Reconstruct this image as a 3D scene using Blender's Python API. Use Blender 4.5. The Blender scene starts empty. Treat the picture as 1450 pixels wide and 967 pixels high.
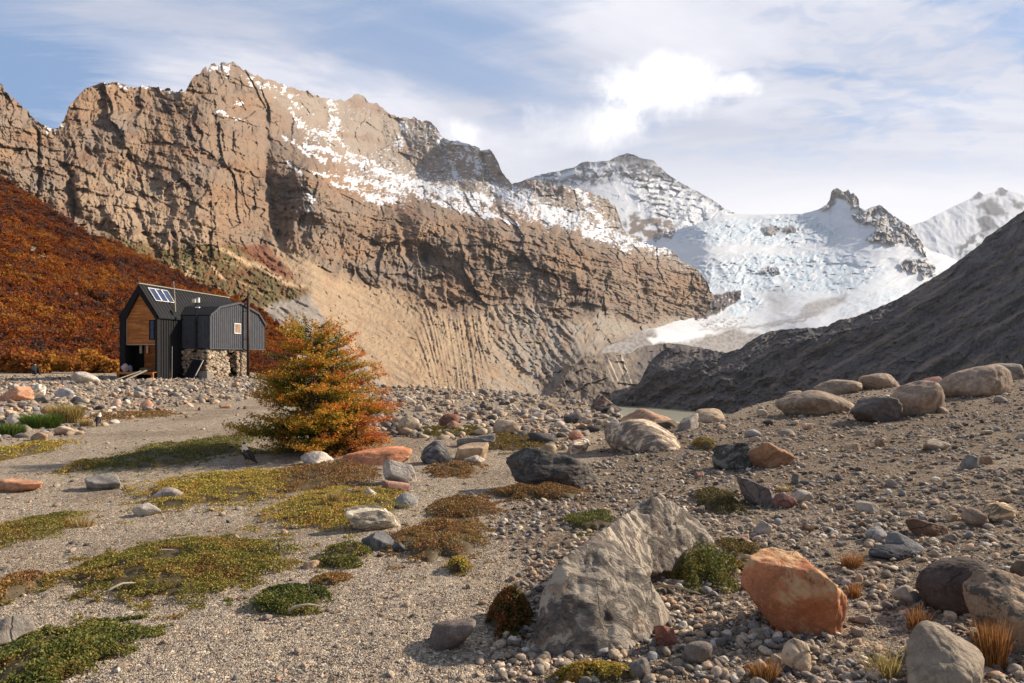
import bpy, bmesh, math, random
import numpy as np
from mathutils import Vector, Matrix
random.seed(7); RNG = np.random.default_rng(11)
SC = bpy.context.scene; COL = SC.collection
# ------------------------------------------------------------------ camera
F = 967.0; UC = 725.0; HV = 505.0; EYE = 1.7          # focal length and horizon in photograph pixels, eye height in metres
cam = bpy.data.cameras.new('camera'); camo = bpy.data.objects.new('camera', cam); COL.objects.link(camo)
camo.location = (0, 0, EYE); camo.rotation_euler = (math.radians(90), 0, 0)
cam.sensor_width = 36.0; cam.lens = 36.0 * F / 1450.0
cam.shift_y = (HV - 483.5) / 1450.0
cam.clip_start = 0.05; cam.clip_end = 40000
SC.camera = camo
# ------------------------------------------------------------------ light
SUN_AZ = 23.0; SUN_EL = 30.0        # degrees forward of +X, elevation
sd = Vector((math.cos(math.radians(SUN_EL)) * math.cos(math.radians(SUN_AZ)), math.cos(math.radians(SUN_EL)) * math.sin(math.radians(SUN_AZ)), math.sin(math.radians(SUN_EL))))
sun = bpy.data.lights.new('sun', 'SUN'); suno = bpy.data.objects.new('sun', sun); COL.objects.link(suno)
sun.energy = 5.0; sun.angle = math.radians(1.6); sun.color = (1.0, 0.87, 0.71)
suno.rotation_euler = (-sd).to_track_quat('-Z', 'Y').to_euler(); suno.location = (30, 20, 40)
SC.view_settings.view_transform = 'Standard'; SC.view_settings.look = 'None'
SC.view_settings.gamma = 1.0; SC.view_settings.use_curve_mapping = False
SC.view_settings.exposure = 0.66
SC.cycles.max_bounces = 5; SC.cycles.diffuse_bounces = 3; SC.cycles.glossy_bounces = 2
SC.cycles.transparent_max_bounces = 4; SC.cycles.use_adaptive_sampling = True; SC.cycles.adaptive_threshold = 0.02
SC.cycles.use_denoising = True; SC.cycles.denoiser = 'OPENIMAGEDENOISE'; SC.cycles.denoising_input_passes = 'RGB_ALBEDO_NORMAL'; SC.cycles.denoising_prefilter = 'ACCURATE'; SC.cycles.adaptive_threshold = 0.008

class NT:                      # small node tree writer
    def __init__(s, tree): s.t = tree; s.n = tree.nodes; s.l = tree.links
    def add(s, kind, ins=None, **kw):
        n = s.n.new(kind)
        for k, v in kw.items(): setattr(n, k, v)
        for k, v in (ins or {}).items():
            sock = n.inputs[k]
            if hasattr(v, 'links') or isinstance(v, bpy.types.NodeSocket): s.l.new(v, sock)
            else: sock.default_value = v
        return n
    def math(s, op, a, b=0.0, c=None, clamp=False):
        n = s.n.new('ShaderNodeMath'); n.operation = op; n.use_clamp = clamp
        for i, v in enumerate((a, b, c)):
            if v is None: continue
            if isinstance(v, bpy.types.NodeSocket): s.l.new(v, n.inputs[i])
            else: n.inputs[i].default_value = v
        return n.outputs[0]
    def mix(s, f, a, b, blend='MIX'):
        n = s.n.new('ShaderNodeMix'); n.data_type = 'RGBA'; n.blend_type = blend; n.clamp_factor = True
        for i, v in ((0, f), (6, a), (7, b)):
            if isinstance(v, bpy.types.NodeSocket): s.l.new(v, n.inputs[i])
            else: n.inputs[i].default_value = v if i == 0 else (v if len(v) == 4 else (*v, 1))
        return n.outputs[2]
    def ramp(s, f, lo, hi, a=0.0, b=1.0, smooth=True):
        n = s.n.new('ShaderNodeMapRange'); n.clamp = True
        if smooth: n.interpolation_type = 'SMOOTHSTEP'
        s.l.new(f, n.inputs[0])
        for i, v in ((1, lo), (2, hi), (3, a), (4, b)): n.inputs[i].default_value = v
        return n.outputs[0]
    def noise(s, vec, scale, detail=4.0, rough=0.55, dist=0.0):
        n = s.n.new('ShaderNodeTexNoise')
        if vec is not None: s.l.new(vec, n.inputs['Vector'])
        n.inputs['Scale'].default_value = scale; n.inputs['Detail'].default_value = detail
        n.inputs['Roughness'].default_value = rough; n.inputs['Distortion'].default_value = dist
        return n.outputs[0]
    def vmath(s, op, a, b=None):
        n = s.n.new('ShaderNodeVectorMath'); n.operation = op
        for i, v in enumerate((a, b)):
            if v is None: continue
            if isinstance(v, bpy.types.NodeSocket): s.l.new(v, n.inputs[i])
            else: n.inputs[i].default_value = v
        return n.outputs[1] if op in ('DOT_PRODUCT', 'LENGTH', 'DISTANCE') else n.outputs[0]

# ------------------------------------------------------------------ sky
world = bpy.data.worlds.new('World'); SC.world = world; world.use_nodes = True
w = NT(world.node_tree); w.n.clear()
STR = 0.061
sky = w.add('ShaderNodeTexSky', sky_type='NISHITA', sun_disc=False, sun_elevation=math.radians(SUN_EL),
            sun_rotation=math.radians(90 - SUN_AZ), air_density=1.0, dust_density=0.8, ozone_density=2.0, altitude=900)
tc = w.add('ShaderNodeTexCoord'); gen = tc.outputs['Generated']
sep = w.add('ShaderNodeSeparateXYZ', {0: gen}); X, Y, Z = sep.outputs
den = w.math('ADD', w.math('MAXIMUM', Z, 0.0), 0.12)
px, py = w.math('DIVIDE', X, den), w.math('DIVIDE', Y, den)
plane = w.add('ShaderNodeCombineXYZ', {0: px, 1: py, 2: 0.0}).outputs[0]
def cmap(rot, sx, sy, off=(0, 0, 0)):
    m = w.add('ShaderNodeMapping', {0: plane}); m.inputs['Rotation'].default_value = (0, 0, rot)
    m.inputs['Scale'].default_value = (sx, sy, 1); m.inputs['Location'].default_value = off
    return m.outputs[0]
veil = w.noise(cmap(0.5, 0.5, 0.7, (3.1, 1.7, 0)), 1.0, 7, 0.6, 0.8)
wisp = w.noise(cmap(-0.55, 0.9, 1.9, (0.4, 7.3, 0)), 1.3, 9, 0.62, 0.5)
ripl = w.noise(cmap(0.75, 5.0, 8.0, (2.0, 0.3, 0)), 1.6, 4, 0.55, 0.9)
azim = w.math('DIVIDE', X, w.math('MAXIMUM', Y, 0.05))           # tangent of the azimuth
elev = w.math('DIVIDE', Z, w.math('MAXIMUM', Y, 0.05))
# a clear gap low in the west, thicker veil elsewhere
gapd = w.math('ADD', w.math('POWER', w.math('DIVIDE', w.math('ADD', azim, 0.74), 0.22), 2.0), w.math('POWER', w.math('DIVIDE', w.math('SUBTRACT', elev, 0.385), 0.10), 2.0))
gap = w.ramp(gapd, 0.0, 1.3, 0.85, 0.0)
cov = w.math('ADD', w.ramp(veil, 0.32, 0.60, 0.42, 0.96), w.ramp(wisp, 0.40, 0.64, -0.34, 0.40))
cov = w.math('ADD', cov, w.math('MULTIPLY', w.ramp(ripl, 0.38, 0.66, -0.6, 0.5), w.ramp(azim, 0.05, 0.5, 0.0, 0.50)))
low = w.ramp(elev, 0.18, 0.46, 0.95, -0.06)                       # milky low sky
cov = w.math('ADD', cov, w.math('MULTIPLY', low, w.ramp(azim, -0.5, 0.05, 0.15, 1.0)))
cov = w.math('SUBTRACT', cov, gap)
cov = w.math('MINIMUM', w.math('MAXIMUM', cov, 0.02), 0.97)
# cumulus puff
cn = w.noise(gen, 10.0, 9, 0.62, 0.3)
def puff(a, e, ra, re):
    d = w.math('ADD', w.math('POWER', w.math('DIVIDE', w.math('SUBTRACT', azim, a), ra), 2.0), w.math('POWER', w.math('DIVIDE', w.math('SUBTRACT', elev, e), re), 2.0))
    return w.math('SUBTRACT', 1.0, d)
p = w.math('MAXIMUM', puff(0.215, 0.388, 0.135, 0.066), w.math('MAXIMUM', puff(0.11, 0.34, 0.13, 0.05), puff(0.325, 0.395, 0.05, 0.026)))
p = w.math('MAXIMUM', p, w.math('MULTIPLY', puff(0.06, 0.315, 0.16, 0.05), 0.40))
pf = w.ramp(w.math('ADD', w.math('MULTIPLY', p, 0.9), w.math('MULTIPLY', w.math('SUBTRACT', cn, 0.5), 2.6)), 0.02, 0.95)
skyc = w.mix(0.55, sky.outputs[0], (3.6, 5.6, 9.4))
cirr = w.mix(w.ramp(veil, 0.35, 0.7), (5.8, 6.2, 7.6), (10.2, 10.1, 10.8))
colr = w.mix(cov, skyc, cirr)
colr = w.mix(w.math('MULTIPLY', w.ramp(elev, 0.15, 0.36, 0.95, 0.0), w.ramp(azim, -0.35, 0.1)), colr, (11.4, 11.2, 11.5))
cumc = w.mix(w.ramp(w.math('ADD', cn, w.math('MULTIPLY', w.math('SUBTRACT', elev, 0.36), 3.0)), 0.38, 0.62), (10.0, 10.0, 10.6), (14.5, 14.2, 13.9))
colr = w.mix(w.math('MULTIPLY', pf, 0.9), colr, cumc)
# the cloud bank stands in the north; unseen sky overhead and behind is dimmed to weaken the fill light
front = w.math('MULTIPLY', w.ramp(Y, -0.35, 0.40, 0.42, 1.0), w.ramp(Z, 0.52, 0.90, 1.0, 0.45))
colr = w.mix(front, sky.outputs[0], colr)
bg = w.add('ShaderNodeBackground', {'Color': colr, 'Strength': STR})
wo = w.add('ShaderNodeOutputWorld', {0: bg.outputs[0]})

# ------------------------------------------------------------------ number helpers
_P = RNG.permutation(4096).astype(np.int64)
_A = RNG.uniform(0, 2 * np.pi, 4096); _GX, _GY = np.cos(_A), np.sin(_A)
_G3 = RNG.normal(size=(4096, 3)); _G3 /= np.linalg.norm(_G3, axis=1)[:, None]
def pn2(x, y, seed=0):
    x = np.asarray(x, float) + seed * 17.37; y = np.asarray(y, float) + seed * 9.71
    xi = np.floor(x).astype(np.int64); yi = np.floor(y).astype(np.int64); fx = x - xi; fy = y - yi
    ux = fx * fx * fx * (fx * (fx * 6 - 15) + 10); uy = fy * fy * fy * (fy * (fy * 6 - 15) + 10)
    def g(a, b):
        h = _P[(_P[(xi + a) & 4095] + yi + b) & 4095]
        return _GX[h] * (fx - a) + _GY[h] * (fy - b)
    a = g(0, 0); b = g(1, 0); c = g(0, 1); d = g(1, 1)
    return 1.41 * ((a + ux * (b - a)) * (1 - uy) + (c + ux * (d - c)) * uy)
def fbm2(x, y, octv=4, seed=0, gain=0.5, lac=2.03):
    s = 0; a = 1.0; t = 0
    for i in range(octv):
        s = s + a * pn2(x, y, seed + i * 3); t += a; a *= gain; x = x * lac; y = y * lac
    return s / t
def ridge2(x, y, octv=4, seed=0, gain=0.5, lac=2.03):
    s = 0; a = 1.0; t = 0
    for i in range(octv):
        s = s + a * (1 - 2 * np.abs(pn2(x, y, seed + i * 3))); t += a; a *= gain; x = x * lac; y = y * lac
    return s / t
def pn3(p, seed=0):
    q = p + np.array([seed * 13.17, seed * 7.31, seed * 3.77]); i = np.floor(q).astype(np.int64); f = q - i
    u = f * f * f * (f * (f * 6 - 15) + 10); r = 0
    for dx in (0, 1):
        for dy in (0, 1):
            for dz in (0, 1):
                h = _P[(_P[(_P[(i[:, 0] + dx) & 4095] + i[:, 1] + dy) & 4095] + i[:, 2] + dz) & 4095]
                g = (_G3[h] * (f - np.array([dx, dy, dz]))).sum(1)
                wgt = (u[:, 0] if dx else 1 - u[:, 0]) * (u[:, 1] if dy else 1 - u[:, 1]) * (u[:, 2] if dz else 1 - u[:, 2])
                r = r + g * wgt
    return r * 1.5
def fbm3(p, octv=4, seed=0, gain=0.5, lac=2.03):
    s = 0; a = 1.0; t = 0
    for i in range(octv): s = s + a * pn3(p, seed + i); t += a; a *= gain; p = p * lac
    return s / t
def sst(x, a, b): t = np.clip((x - a) / (b - a), 0, 1); return t * t * (3 - 2 * t)
def lerp(a, b, t): return a + (b - a) * t
def mixc(c, k, m): return c * (1 - m[..., None]) + np.asarray(k) * m[..., None]
def segdist(U, V, pts):
    d = np.full(U.shape, 1e9)
    for (x0, y0), (x1, y1) in zip(pts[:-1], pts[1:]):
        dx, dy = x1 - x0, y1 - y0; t = np.clip(((U - x0) * dx + (V - y0) * dy) / (dx * dx + dy * dy + 1e-9), 0, 1)
        d = np.minimum(d, np.hypot(U - x0 - t * dx, V - y0 - t * dy))
    return d
def stroke(U, V, pts, wd): return np.exp(-(segdist(U, V, pts) / wd) ** 2)
def poly(U, V, pts, soft=6.0):
    ins = np.zeros(U.shape, bool); n = len(pts)
    for i in range(n):
        (x0, y0), (x1, y1) = pts[i], pts[(i + 1) % n]
        c = (y0 > V) != (y1 > V)
        if y1 != y0: ins ^= c & (U < (x1 - x0) * (V - y0) / (y1 - y0) + x0)
    d = segdist(U, V, list(pts) + [pts[0]]); d = np.where(ins, d, -d)
    return sst(d, -soft, soft)
def pline(pts):
    a = np.array(pts, float); return lambda u: np.interp(u, a[:, 0], a[:, 1])
def facet2(x, y, seed=0, tilt=1.0):      # broken planar facets: height and distance to the nearest crack
    x = np.asarray(x, float) + seed * 31.7; y = np.asarray(y, float) + seed * 17.9; xi = np.floor(x).astype(np.int64); yi = np.floor(y).astype(np.int64)
    d1 = np.full(x.shape, 9.0); d2 = np.full(x.shape, 9.0); hh = np.zeros(x.shape)
    for a in (-1, 0, 1):
        for b in (-1, 0, 1):
            k = _P[(_P[(xi + a) & 4095] + yi + b) & 4095]; ox = _H1[k]; oy = _H2[k]; dx = x - xi - a - ox; dy = y - yi - b - oy; d = np.hypot(dx, dy)
            h = _H3[k] - .5 + tilt * (_GX[k] * dx + _GY[k] * dy); near = d < d1
            d2 = np.where(near, d1, np.minimum(d2, d)); hh = np.where(near, h, hh); d1 = np.where(near, d, d1)
    return hh, d2 - d1
_H1, _H2, _H3 = RNG.random(4096), RNG.random(4096), RNG.random(4096)
class RBF:                     # thin plate spline
    def __init__(s, pts, vals, lam=1e-3, sc=300.0):
        s.sc = sc; s.p = np.array(pts, float) / sc; n = len(s.p); A = np.zeros((n + 3, n + 3))
        A[:n, :n] = s.k(s.p[:, None], s.p[None]) + lam * np.eye(n); A[:n, n] = 1; A[:n, n + 1:] = s.p; A[n, :n] = 1; A[n + 1:, :n] = s.p.T
        s.w = np.linalg.solve(A, np.concatenate([np.array(vals, float), np.zeros(3)]))
    @staticmethod
    def k(a, b):
        r2 = ((a - b) ** 2).sum(-1); return 0.5 * r2 * np.log(r2 + 1e-12)
    def __call__(s, U, V):
        q = np.stack([U.ravel(), V.ravel()], 1) / s.sc; out = s.w[len(s.p)] + q @ s.w[len(s.p) + 1:]
        for i in range(len(s.p)): out = out + s.w[i] * s.k(q, s.p[i][None])
        return out.reshape(U.shape)

def S(r, g, b):                # sRGB 0-255 -> linear
    f = lambda c: (c / 255) / 12.92 if c / 255 <= 0.04045 else ((c / 255 + 0.055) / 1.055) ** 2.4
    return np.array([f(r), f(g), f(b)])
def mesh_np(name, V, faces, col=None, smooth=True, mats=None, fmat=None):
    me = bpy.data.meshes.new(name); V = np.asarray(V, np.float32); me.vertices.add(len(V)); me.vertices.foreach_set('co', V.ravel())
    fl = [np.asarray(f, np.int32) for f in (faces if isinstance(faces, list) else [faces]) if len(f)]
    nl = sum(f.size for f in fl); npo = sum(len(f) for f in fl)
    me.loops.add(nl); me.polygons.add(npo)
    me.loops.foreach_set('vertex_index', np.concatenate([f.ravel() for f in fl]))
    cnt = np.concatenate([np.full(len(f), f.shape[1], np.int32) for f in fl])
    me.polygons.foreach_set('loop_start', np.concatenate([[0], np.cumsum(cnt)[:-1]]).astype(np.int32))
    if smooth: me.polygons.foreach_set('use_smooth', np.ones(npo, bool))
    for m in (mats or []): me.materials.append(m)
    if fmat is not None: me.polygons.foreach_set('material_index', np.asarray(fmat, np.int32))
    me.update(calc_edges=True)
    if col is not None:
        at = me.attributes.new('Col', 'FLOAT_COLOR', 'POINT'); c = np.ones((len(V), 4), np.float32); c[:, :3] = np.clip(col, 0, 1)
        at.data.foreach_set('color', c.ravel())
    me.validate()
    return me
def link(name, me, parent=None, loc=None):
    o = bpy.data.objects.new(name, me); COL.objects.link(o)
    if parent is not None: o.parent = parent
    if loc is not None: o.location = loc
    return o
def tag(o, label=None, cat=None, group=None, kind=None):
    for k, v in (('label', label), ('category', cat), ('group', group), ('kind', kind)):
        if v: o[k] = v
    return o
def empty(name, loc=(0, 0, 0), rz=0.0):
    o = bpy.data.objects.new(name, None); COL.objects.link(o); o.location = loc; o.rotation_euler = (0, 0, rz); o.empty_display_size = 0.2
    return o
def gridfaces(nr, nc):
    i = np.arange(nr - 1)[:, None] * nc + np.arange(nc - 1)[None]
    return np.stack([i, i + 1, i + nc + 1, i + nc], -1).reshape(-1, 4)
def newmat(name):
    m = bpy.data.materials.new(name); m.use_nodes = True; m.node_tree.nodes.clear(); return m, NT(m.node_tree)
def finish(t, color, rough=0.9, bump=None, bstr=0.5, bdist=0.1, spec=0.25, extra=None):
    ins = {'Base Color': color, 'Roughness': rough, 'Specular IOR Level': spec}
    ins.update(extra or {})
    b = t.add('ShaderNodeBsdfPrincipled', ins)
    if bump is not None:
        bn = t.add('ShaderNodeBump', {'Height': bump, 'Strength': bstr, 'Distance': bdist}); t.l.new(bn.outputs[0], b.inputs['Normal'])
    t.add('ShaderNodeOutputMaterial', {0: b.outputs[0]})
    return b
def raypos(U, V, D): return np.stack([(U - UC) / F * D, D, EYE + (HV - V) / F * D], -1)
# ------------------------------------------------------------------ far terrain
def terrain_mat(name, scale, bdist, amount=0.35, rough=0.92):
    m, t = newmat(name); at = t.add('ShaderNodeAttribute', attribute_name='Col')
    geo = t.add('ShaderNodeNewGeometry'); pos = geo.outputs['Position']
    n1 = t.noise(pos, 1.0 / scale, 6, 0.65, 0.4); n2 = t.noise(pos, 5.0 / scale, 4, 0.6)
    f = t.math('ADD', t.math('MULTIPLY', n1, amount), t.math('MULTIPLY', n2, amount))
    f = t.math('ADD', f, 1.0 - amount)
    cc = t.add('ShaderNodeCombineColor', {0: f, 1: f, 2: f})
    c = t.mix(1.0, at.outputs['Color'], cc.outputs[0], 'MULTIPLY')
    finish(t, c, rough, t.math('ADD', n1, t.math('MULTIPLY', n2, 0.35)), 0.8, bdist, 0.15)
    return m
def terrain(name, u0, u1, du, nv, vbot, vtop, depth, height, colour, mat, back=400.0, backdrop=0.9, rough_top=0.0, seed=0, scrape=0):
    us = np.arange(u0, u1 + du, du); nc = len(us)
    tv = vtop(us)
    if rough_top: tv = tv + rough_top * (ridge2(us / 14.0, us * 0 + seed, 4, seed) * -1.0 + 0.3)
    bv = vbot(us); T = np.linspace(0, 1, nv)[:, None]
    ker = np.hanning(121); tvs = np.convolve(np.pad(tv, 60, 'edge'), ker / ker.sum(), 'valid'); kb = np.hanning(61); bvs = np.convolve(np.pad(bv, 30, 'edge'), kb / kb.sum(), 'valid'); V = bvs[None] * (1 - T) + tvs[None] * T + (tv - tvs)[None] * np.clip((T - .7) / .3, 0, 1) + (bv - bvs)[None] * np.clip((.35 - T) / .35, 0, 1); U = np.repeat(us[None], nv, 0)
    D0 = depth(U, V); h = height(U, V, T); D = D0 * (1 + h / F)
    P = raypos(U, V, D)
    dU = np.gradient(P, axis=1); dV = np.gradient(P, axis=0)
    N = np.cross(dU, dV); N /= np.linalg.norm(N, axis=2)[..., None] + 1e-9
    C = colour(U, V, N, h, P)
    # the far side of the ridge, going down and away
    P0 = P[0]; top = P[-1]; rad = top[:, :2] / np.linalg.norm(top[:, :2], axis=1)[:, None]; rows = [P]; cols = [C]
    for k, (a, b) in enumerate(((0.05, -0.03), (0.2, 0.1), (0.5, 0.45), (1.0, 1.0))):
        q = top.copy(); q[:, :2] += rad * (back * a * np.clip((bv - 500) / 80, .03, 1))[:, None]; q[:, 2] -= back * backdrop * max(b, 0); lim = P0[:, 2] + (P0[:, 2] - EYE) * (np.linalg.norm(q[:, :2], axis=1) / np.linalg.norm(P0[:, :2], axis=1) - 1) + 2; q[:, 2] = np.maximum(q[:, 2], lim); rows.append(q[None]); cols.append(C[-1:])
    P = np.concatenate(rows, 0); C = np.concatenate(cols, 0)
    me = mesh_np(name, P.reshape(-1, 3), gridfaces(P.shape[0], nc), C.reshape(-1, 3), True, [mat])
    o = link(name, me); return o

ROCK = S(128, 110, 94); ROCKD = S(92, 80, 70); ROCKR = S(140, 113, 88); ROCKG = S(124, 115, 106); SNOW = np.array([0.64, 0.66, 0.69])
TAN = S(158, 136, 110); GREYSCREE = S(142, 133, 122); ICE = np.array([0.55, 0.72, 0.82])

# --- main mountain on the left -------------------------------------------------
sky_main = pline([(-560, 60), (-430, 20), (-330, 52), (-240, 30), (-160, 58), (-80, 66), (-30, 95), (-5, 112), (3, 122), (8, 131), (20, 141), (32, 153), (45, 163), (58, 177), (70, 182), (84, 178), (90, 172), (97, 153), (110, 136), (124, 124), (140, 118), (150, 117), (168, 119), (185, 122), (215, 124), (245, 128), (262, 129),
    (268, 118), (276, 108), (283, 104), (288, 97), (291, 95), (294, 102), (299, 92), (304, 90), (308, 95), (313, 89), (318, 88), (326, 91), (332, 89), (340, 97), (352, 103), (366, 108), (380, 113), (396, 119), (412, 124), (425, 127), (436, 128), (446, 135), (458, 139), (472, 143), (486, 142), (497, 139), (505, 134), (514, 138), (524, 144), (535, 148), (544, 157), (553, 163), (566, 166), (580, 166), (596, 169), (607, 173), (614, 178), (620, 186), (626, 196), (640, 198), (660, 205), (680, 211), (693, 213), (700, 219), (705, 229), (711, 242), (718, 254), (726, 262),
    (735, 259), (748, 256), (765, 257), (785, 261), (805, 265), (825, 269), (845, 277), (862, 284), (871, 294), (877, 308), (882, 325), (889, 334), (898, 333), (908, 343), (922, 348), (940, 351), (952, 357), (964, 368), (978, 377), (990, 385), (999, 396), (1003, 404), (1008, 420)])
bot_main = pline([(-560, 620), (822, 620), (832, 560), (838, 520), (846, 498), (862, 488), (890, 478), (925, 471), (950, 467), (985, 458), (1000, 446), (1008, 425)])
cp = []
def column(u, v, y, *steps):            # climb a column: (v, rise per metre of depth)
    cp.append((u, v, y)); k = (HV - v) / F
    for slope, v2 in steps:
        k2 = (HV - v2) / F; vs = np.linspace(v, v2, max(2, int(abs(v2 - v) / 45) + 1))[1:]
        y2 = y * (slope - k) / (slope - k2)
        for vv in vs:
            kk = (HV - vv) / F; cp.append((u, vv, y * (slope - k) / (slope - kk)))
        v, y, k = v2, y2, k2
for c in ((-560, 620, 250, (.5, 300), (1.0, 60)), (-300, 620, 270, (.5, 300), (1.0, 50)), (-80, 620, 300, (.5, 300), (1.1, 60)), (0, 620, 350, (.5, 300), (1.1, 115)), (50, 620, 390, (.5, 300), (1.1, 178)), (110, 620, 450, (.5, 340), (.95, 136)), (150, 600, 490, (.5, 345), (.9, 117)), (200, 600, 530, (.5, 360), (.85, 122)), (250, 600, 570, (.5, 370), (.85, 128)), (310, 600, 620, (.5, 368), (.85, 88)),
          (400, 600, 690, (.45, 340), (.8, 230), (.45, 190), (1.1, 120)), (440, 600, 725, (.45, 370), (.8, 240), (.4, 190), (1.1, 128)), (500, 600, 770, (.35, 400), (.7, 280), (.35, 230), (.8, 137)), (600, 600, 900, (.33, 420), (.65, 300), (.3, 260), (.75, 168)), (700, 600, 1030, (.33, 440), (.65, 320), (.3, 283), (.7, 215)), (800, 600, 1130, (.33, 455), (.6, 345), (.3, 305), (.7, 265)),
          (870, 475, 1900, (.4, 440), (.7, 365), (.3, 320), (.7, 290)), (940, 465, 2560, (.7, 400), (.4, 352)), (1003, 440, 3250, (1.0, 400)), (985, 460, 3020), (960, 467, 2760), (925, 473, 2400), (1008, 422, 3320), (840, 600, 1010), (838, 565, 1080), (842, 508, 1400), (855, 490, 1800), (890, 482, 2080)): column(*c)
_dm = RBF([c[:2] for c in cp], [math.log(c[2]) for c in cp], 2e-3)
dep_main = lambda U, V: np.exp(_dm(U, V))
# where the bare rock gives way to scree (v of the boundary per column)
screeline = pline([(-560, 700), (-80, 700), (150, 700), (230, 385), (330, 372), (392, 338), (420, 352), (470, 385), (520, 398), (580, 418), (640, 450), (700, 430), (745, 418), (800, 455), (850, 440), (900, 455), (960, 445), (1010, 440)])
SCREE_FAN = [(388, 336), (430, 365), (480, 395), (560, 430), (640, 470), (720, 515), (800, 560), (860, 620), (640, 620), (560, 560), (480, 480), (430, 410), (400, 372)]
MORAINE = [(372, 440), (400, 415), (440, 412), (470, 440), (505, 470), (540, 500), (600, 545), (640, 620), (360, 620)]
DOME = [(808, 525), (822, 508), (850, 500), (880, 500), (905, 506), (912, 530), (900, 550), (872, 566), (850, 566), (826, 553)]
CLEFTS = [([(376, 150), (374, 190), (378, 240), (384, 290), (394, 335)], 7, 26), ([(92, 235), (100, 262), (108, 300)], 5, 22), ([(52, 190), (55, 250), (53, 290)], 3, 12), ([(160, 200), (182, 222), (202, 238)], 7, 14), ([(166, 122), (167, 160)], 3, 8), ([(240, 190), (262, 225), (290, 240)], 6, 8),
          ([(560, 290), (575, 330), (580, 365)], 5, 12), ([(600, 345), (604, 375)], 6, 12), ([(628, 195), (640, 230), (650, 262)], 5, 12), ([(655, 330), (672, 362)], 7, 14), ([(702, 280), (712, 320), (722, 345)], 6, 12), ([(880, 352), (905, 395), (912, 420)], 10, 16), ([(765, 300), (778, 330)], 5, 8), ([(820, 360), (828, 385), (836, 400)], 6, 12), ([(450, 135), (462, 170), (488, 210)], 7, 12), ([(560, 170), (571, 190), (580, 210)], 5, 10), ([(535, 160), (545, 200)], 4, 8), ([(430, 330), (440, 360)], 5, 8), ([(205, 330), (218, 355)], 5, 8), ([(245, 330), (248, 368)], 4, 9),
          ([(190, 290), (205, 330), (214, 355)], 5, 10), ([(727, 440), (740, 480), (770, 520)], 4, 7), ([(755, 430), (775, 460), (790, 480)], 4, 7), ([(560, 455), (590, 490), (620, 520)], 3, 4), ([(780, 440), (800, 462)], 4, 5), ([(690, 470), (715, 505), (735, 530)], 5, 8), ([(505, 490), (530, 525)], 5, 7), ([(510, 390), (540, 430), (570, 455)], 3, 4)]
cliffline = pline([(330, 120), (400, 175), (450, 195), (520, 235), (600, 258), (700, 282), (800, 305), (1010, 400)])
def masks_main(U, V):
    wu = U + 9 * fbm2(U / 34, V / 34, 4, 40); wv = V + 9 * fbm2(U / 34, V / 34, 4, 50)
    sc = sst(wv - screeline(wu), -6, 14); fan = poly(wu, wv, SCREE_FAN, 7); mor = poly(wu, wv, MORAINE, 6); dome = poly(wu, wv, DOME, 5)
    return wu, wv, np.maximum(sc, fan), fan, mor, dome
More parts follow.
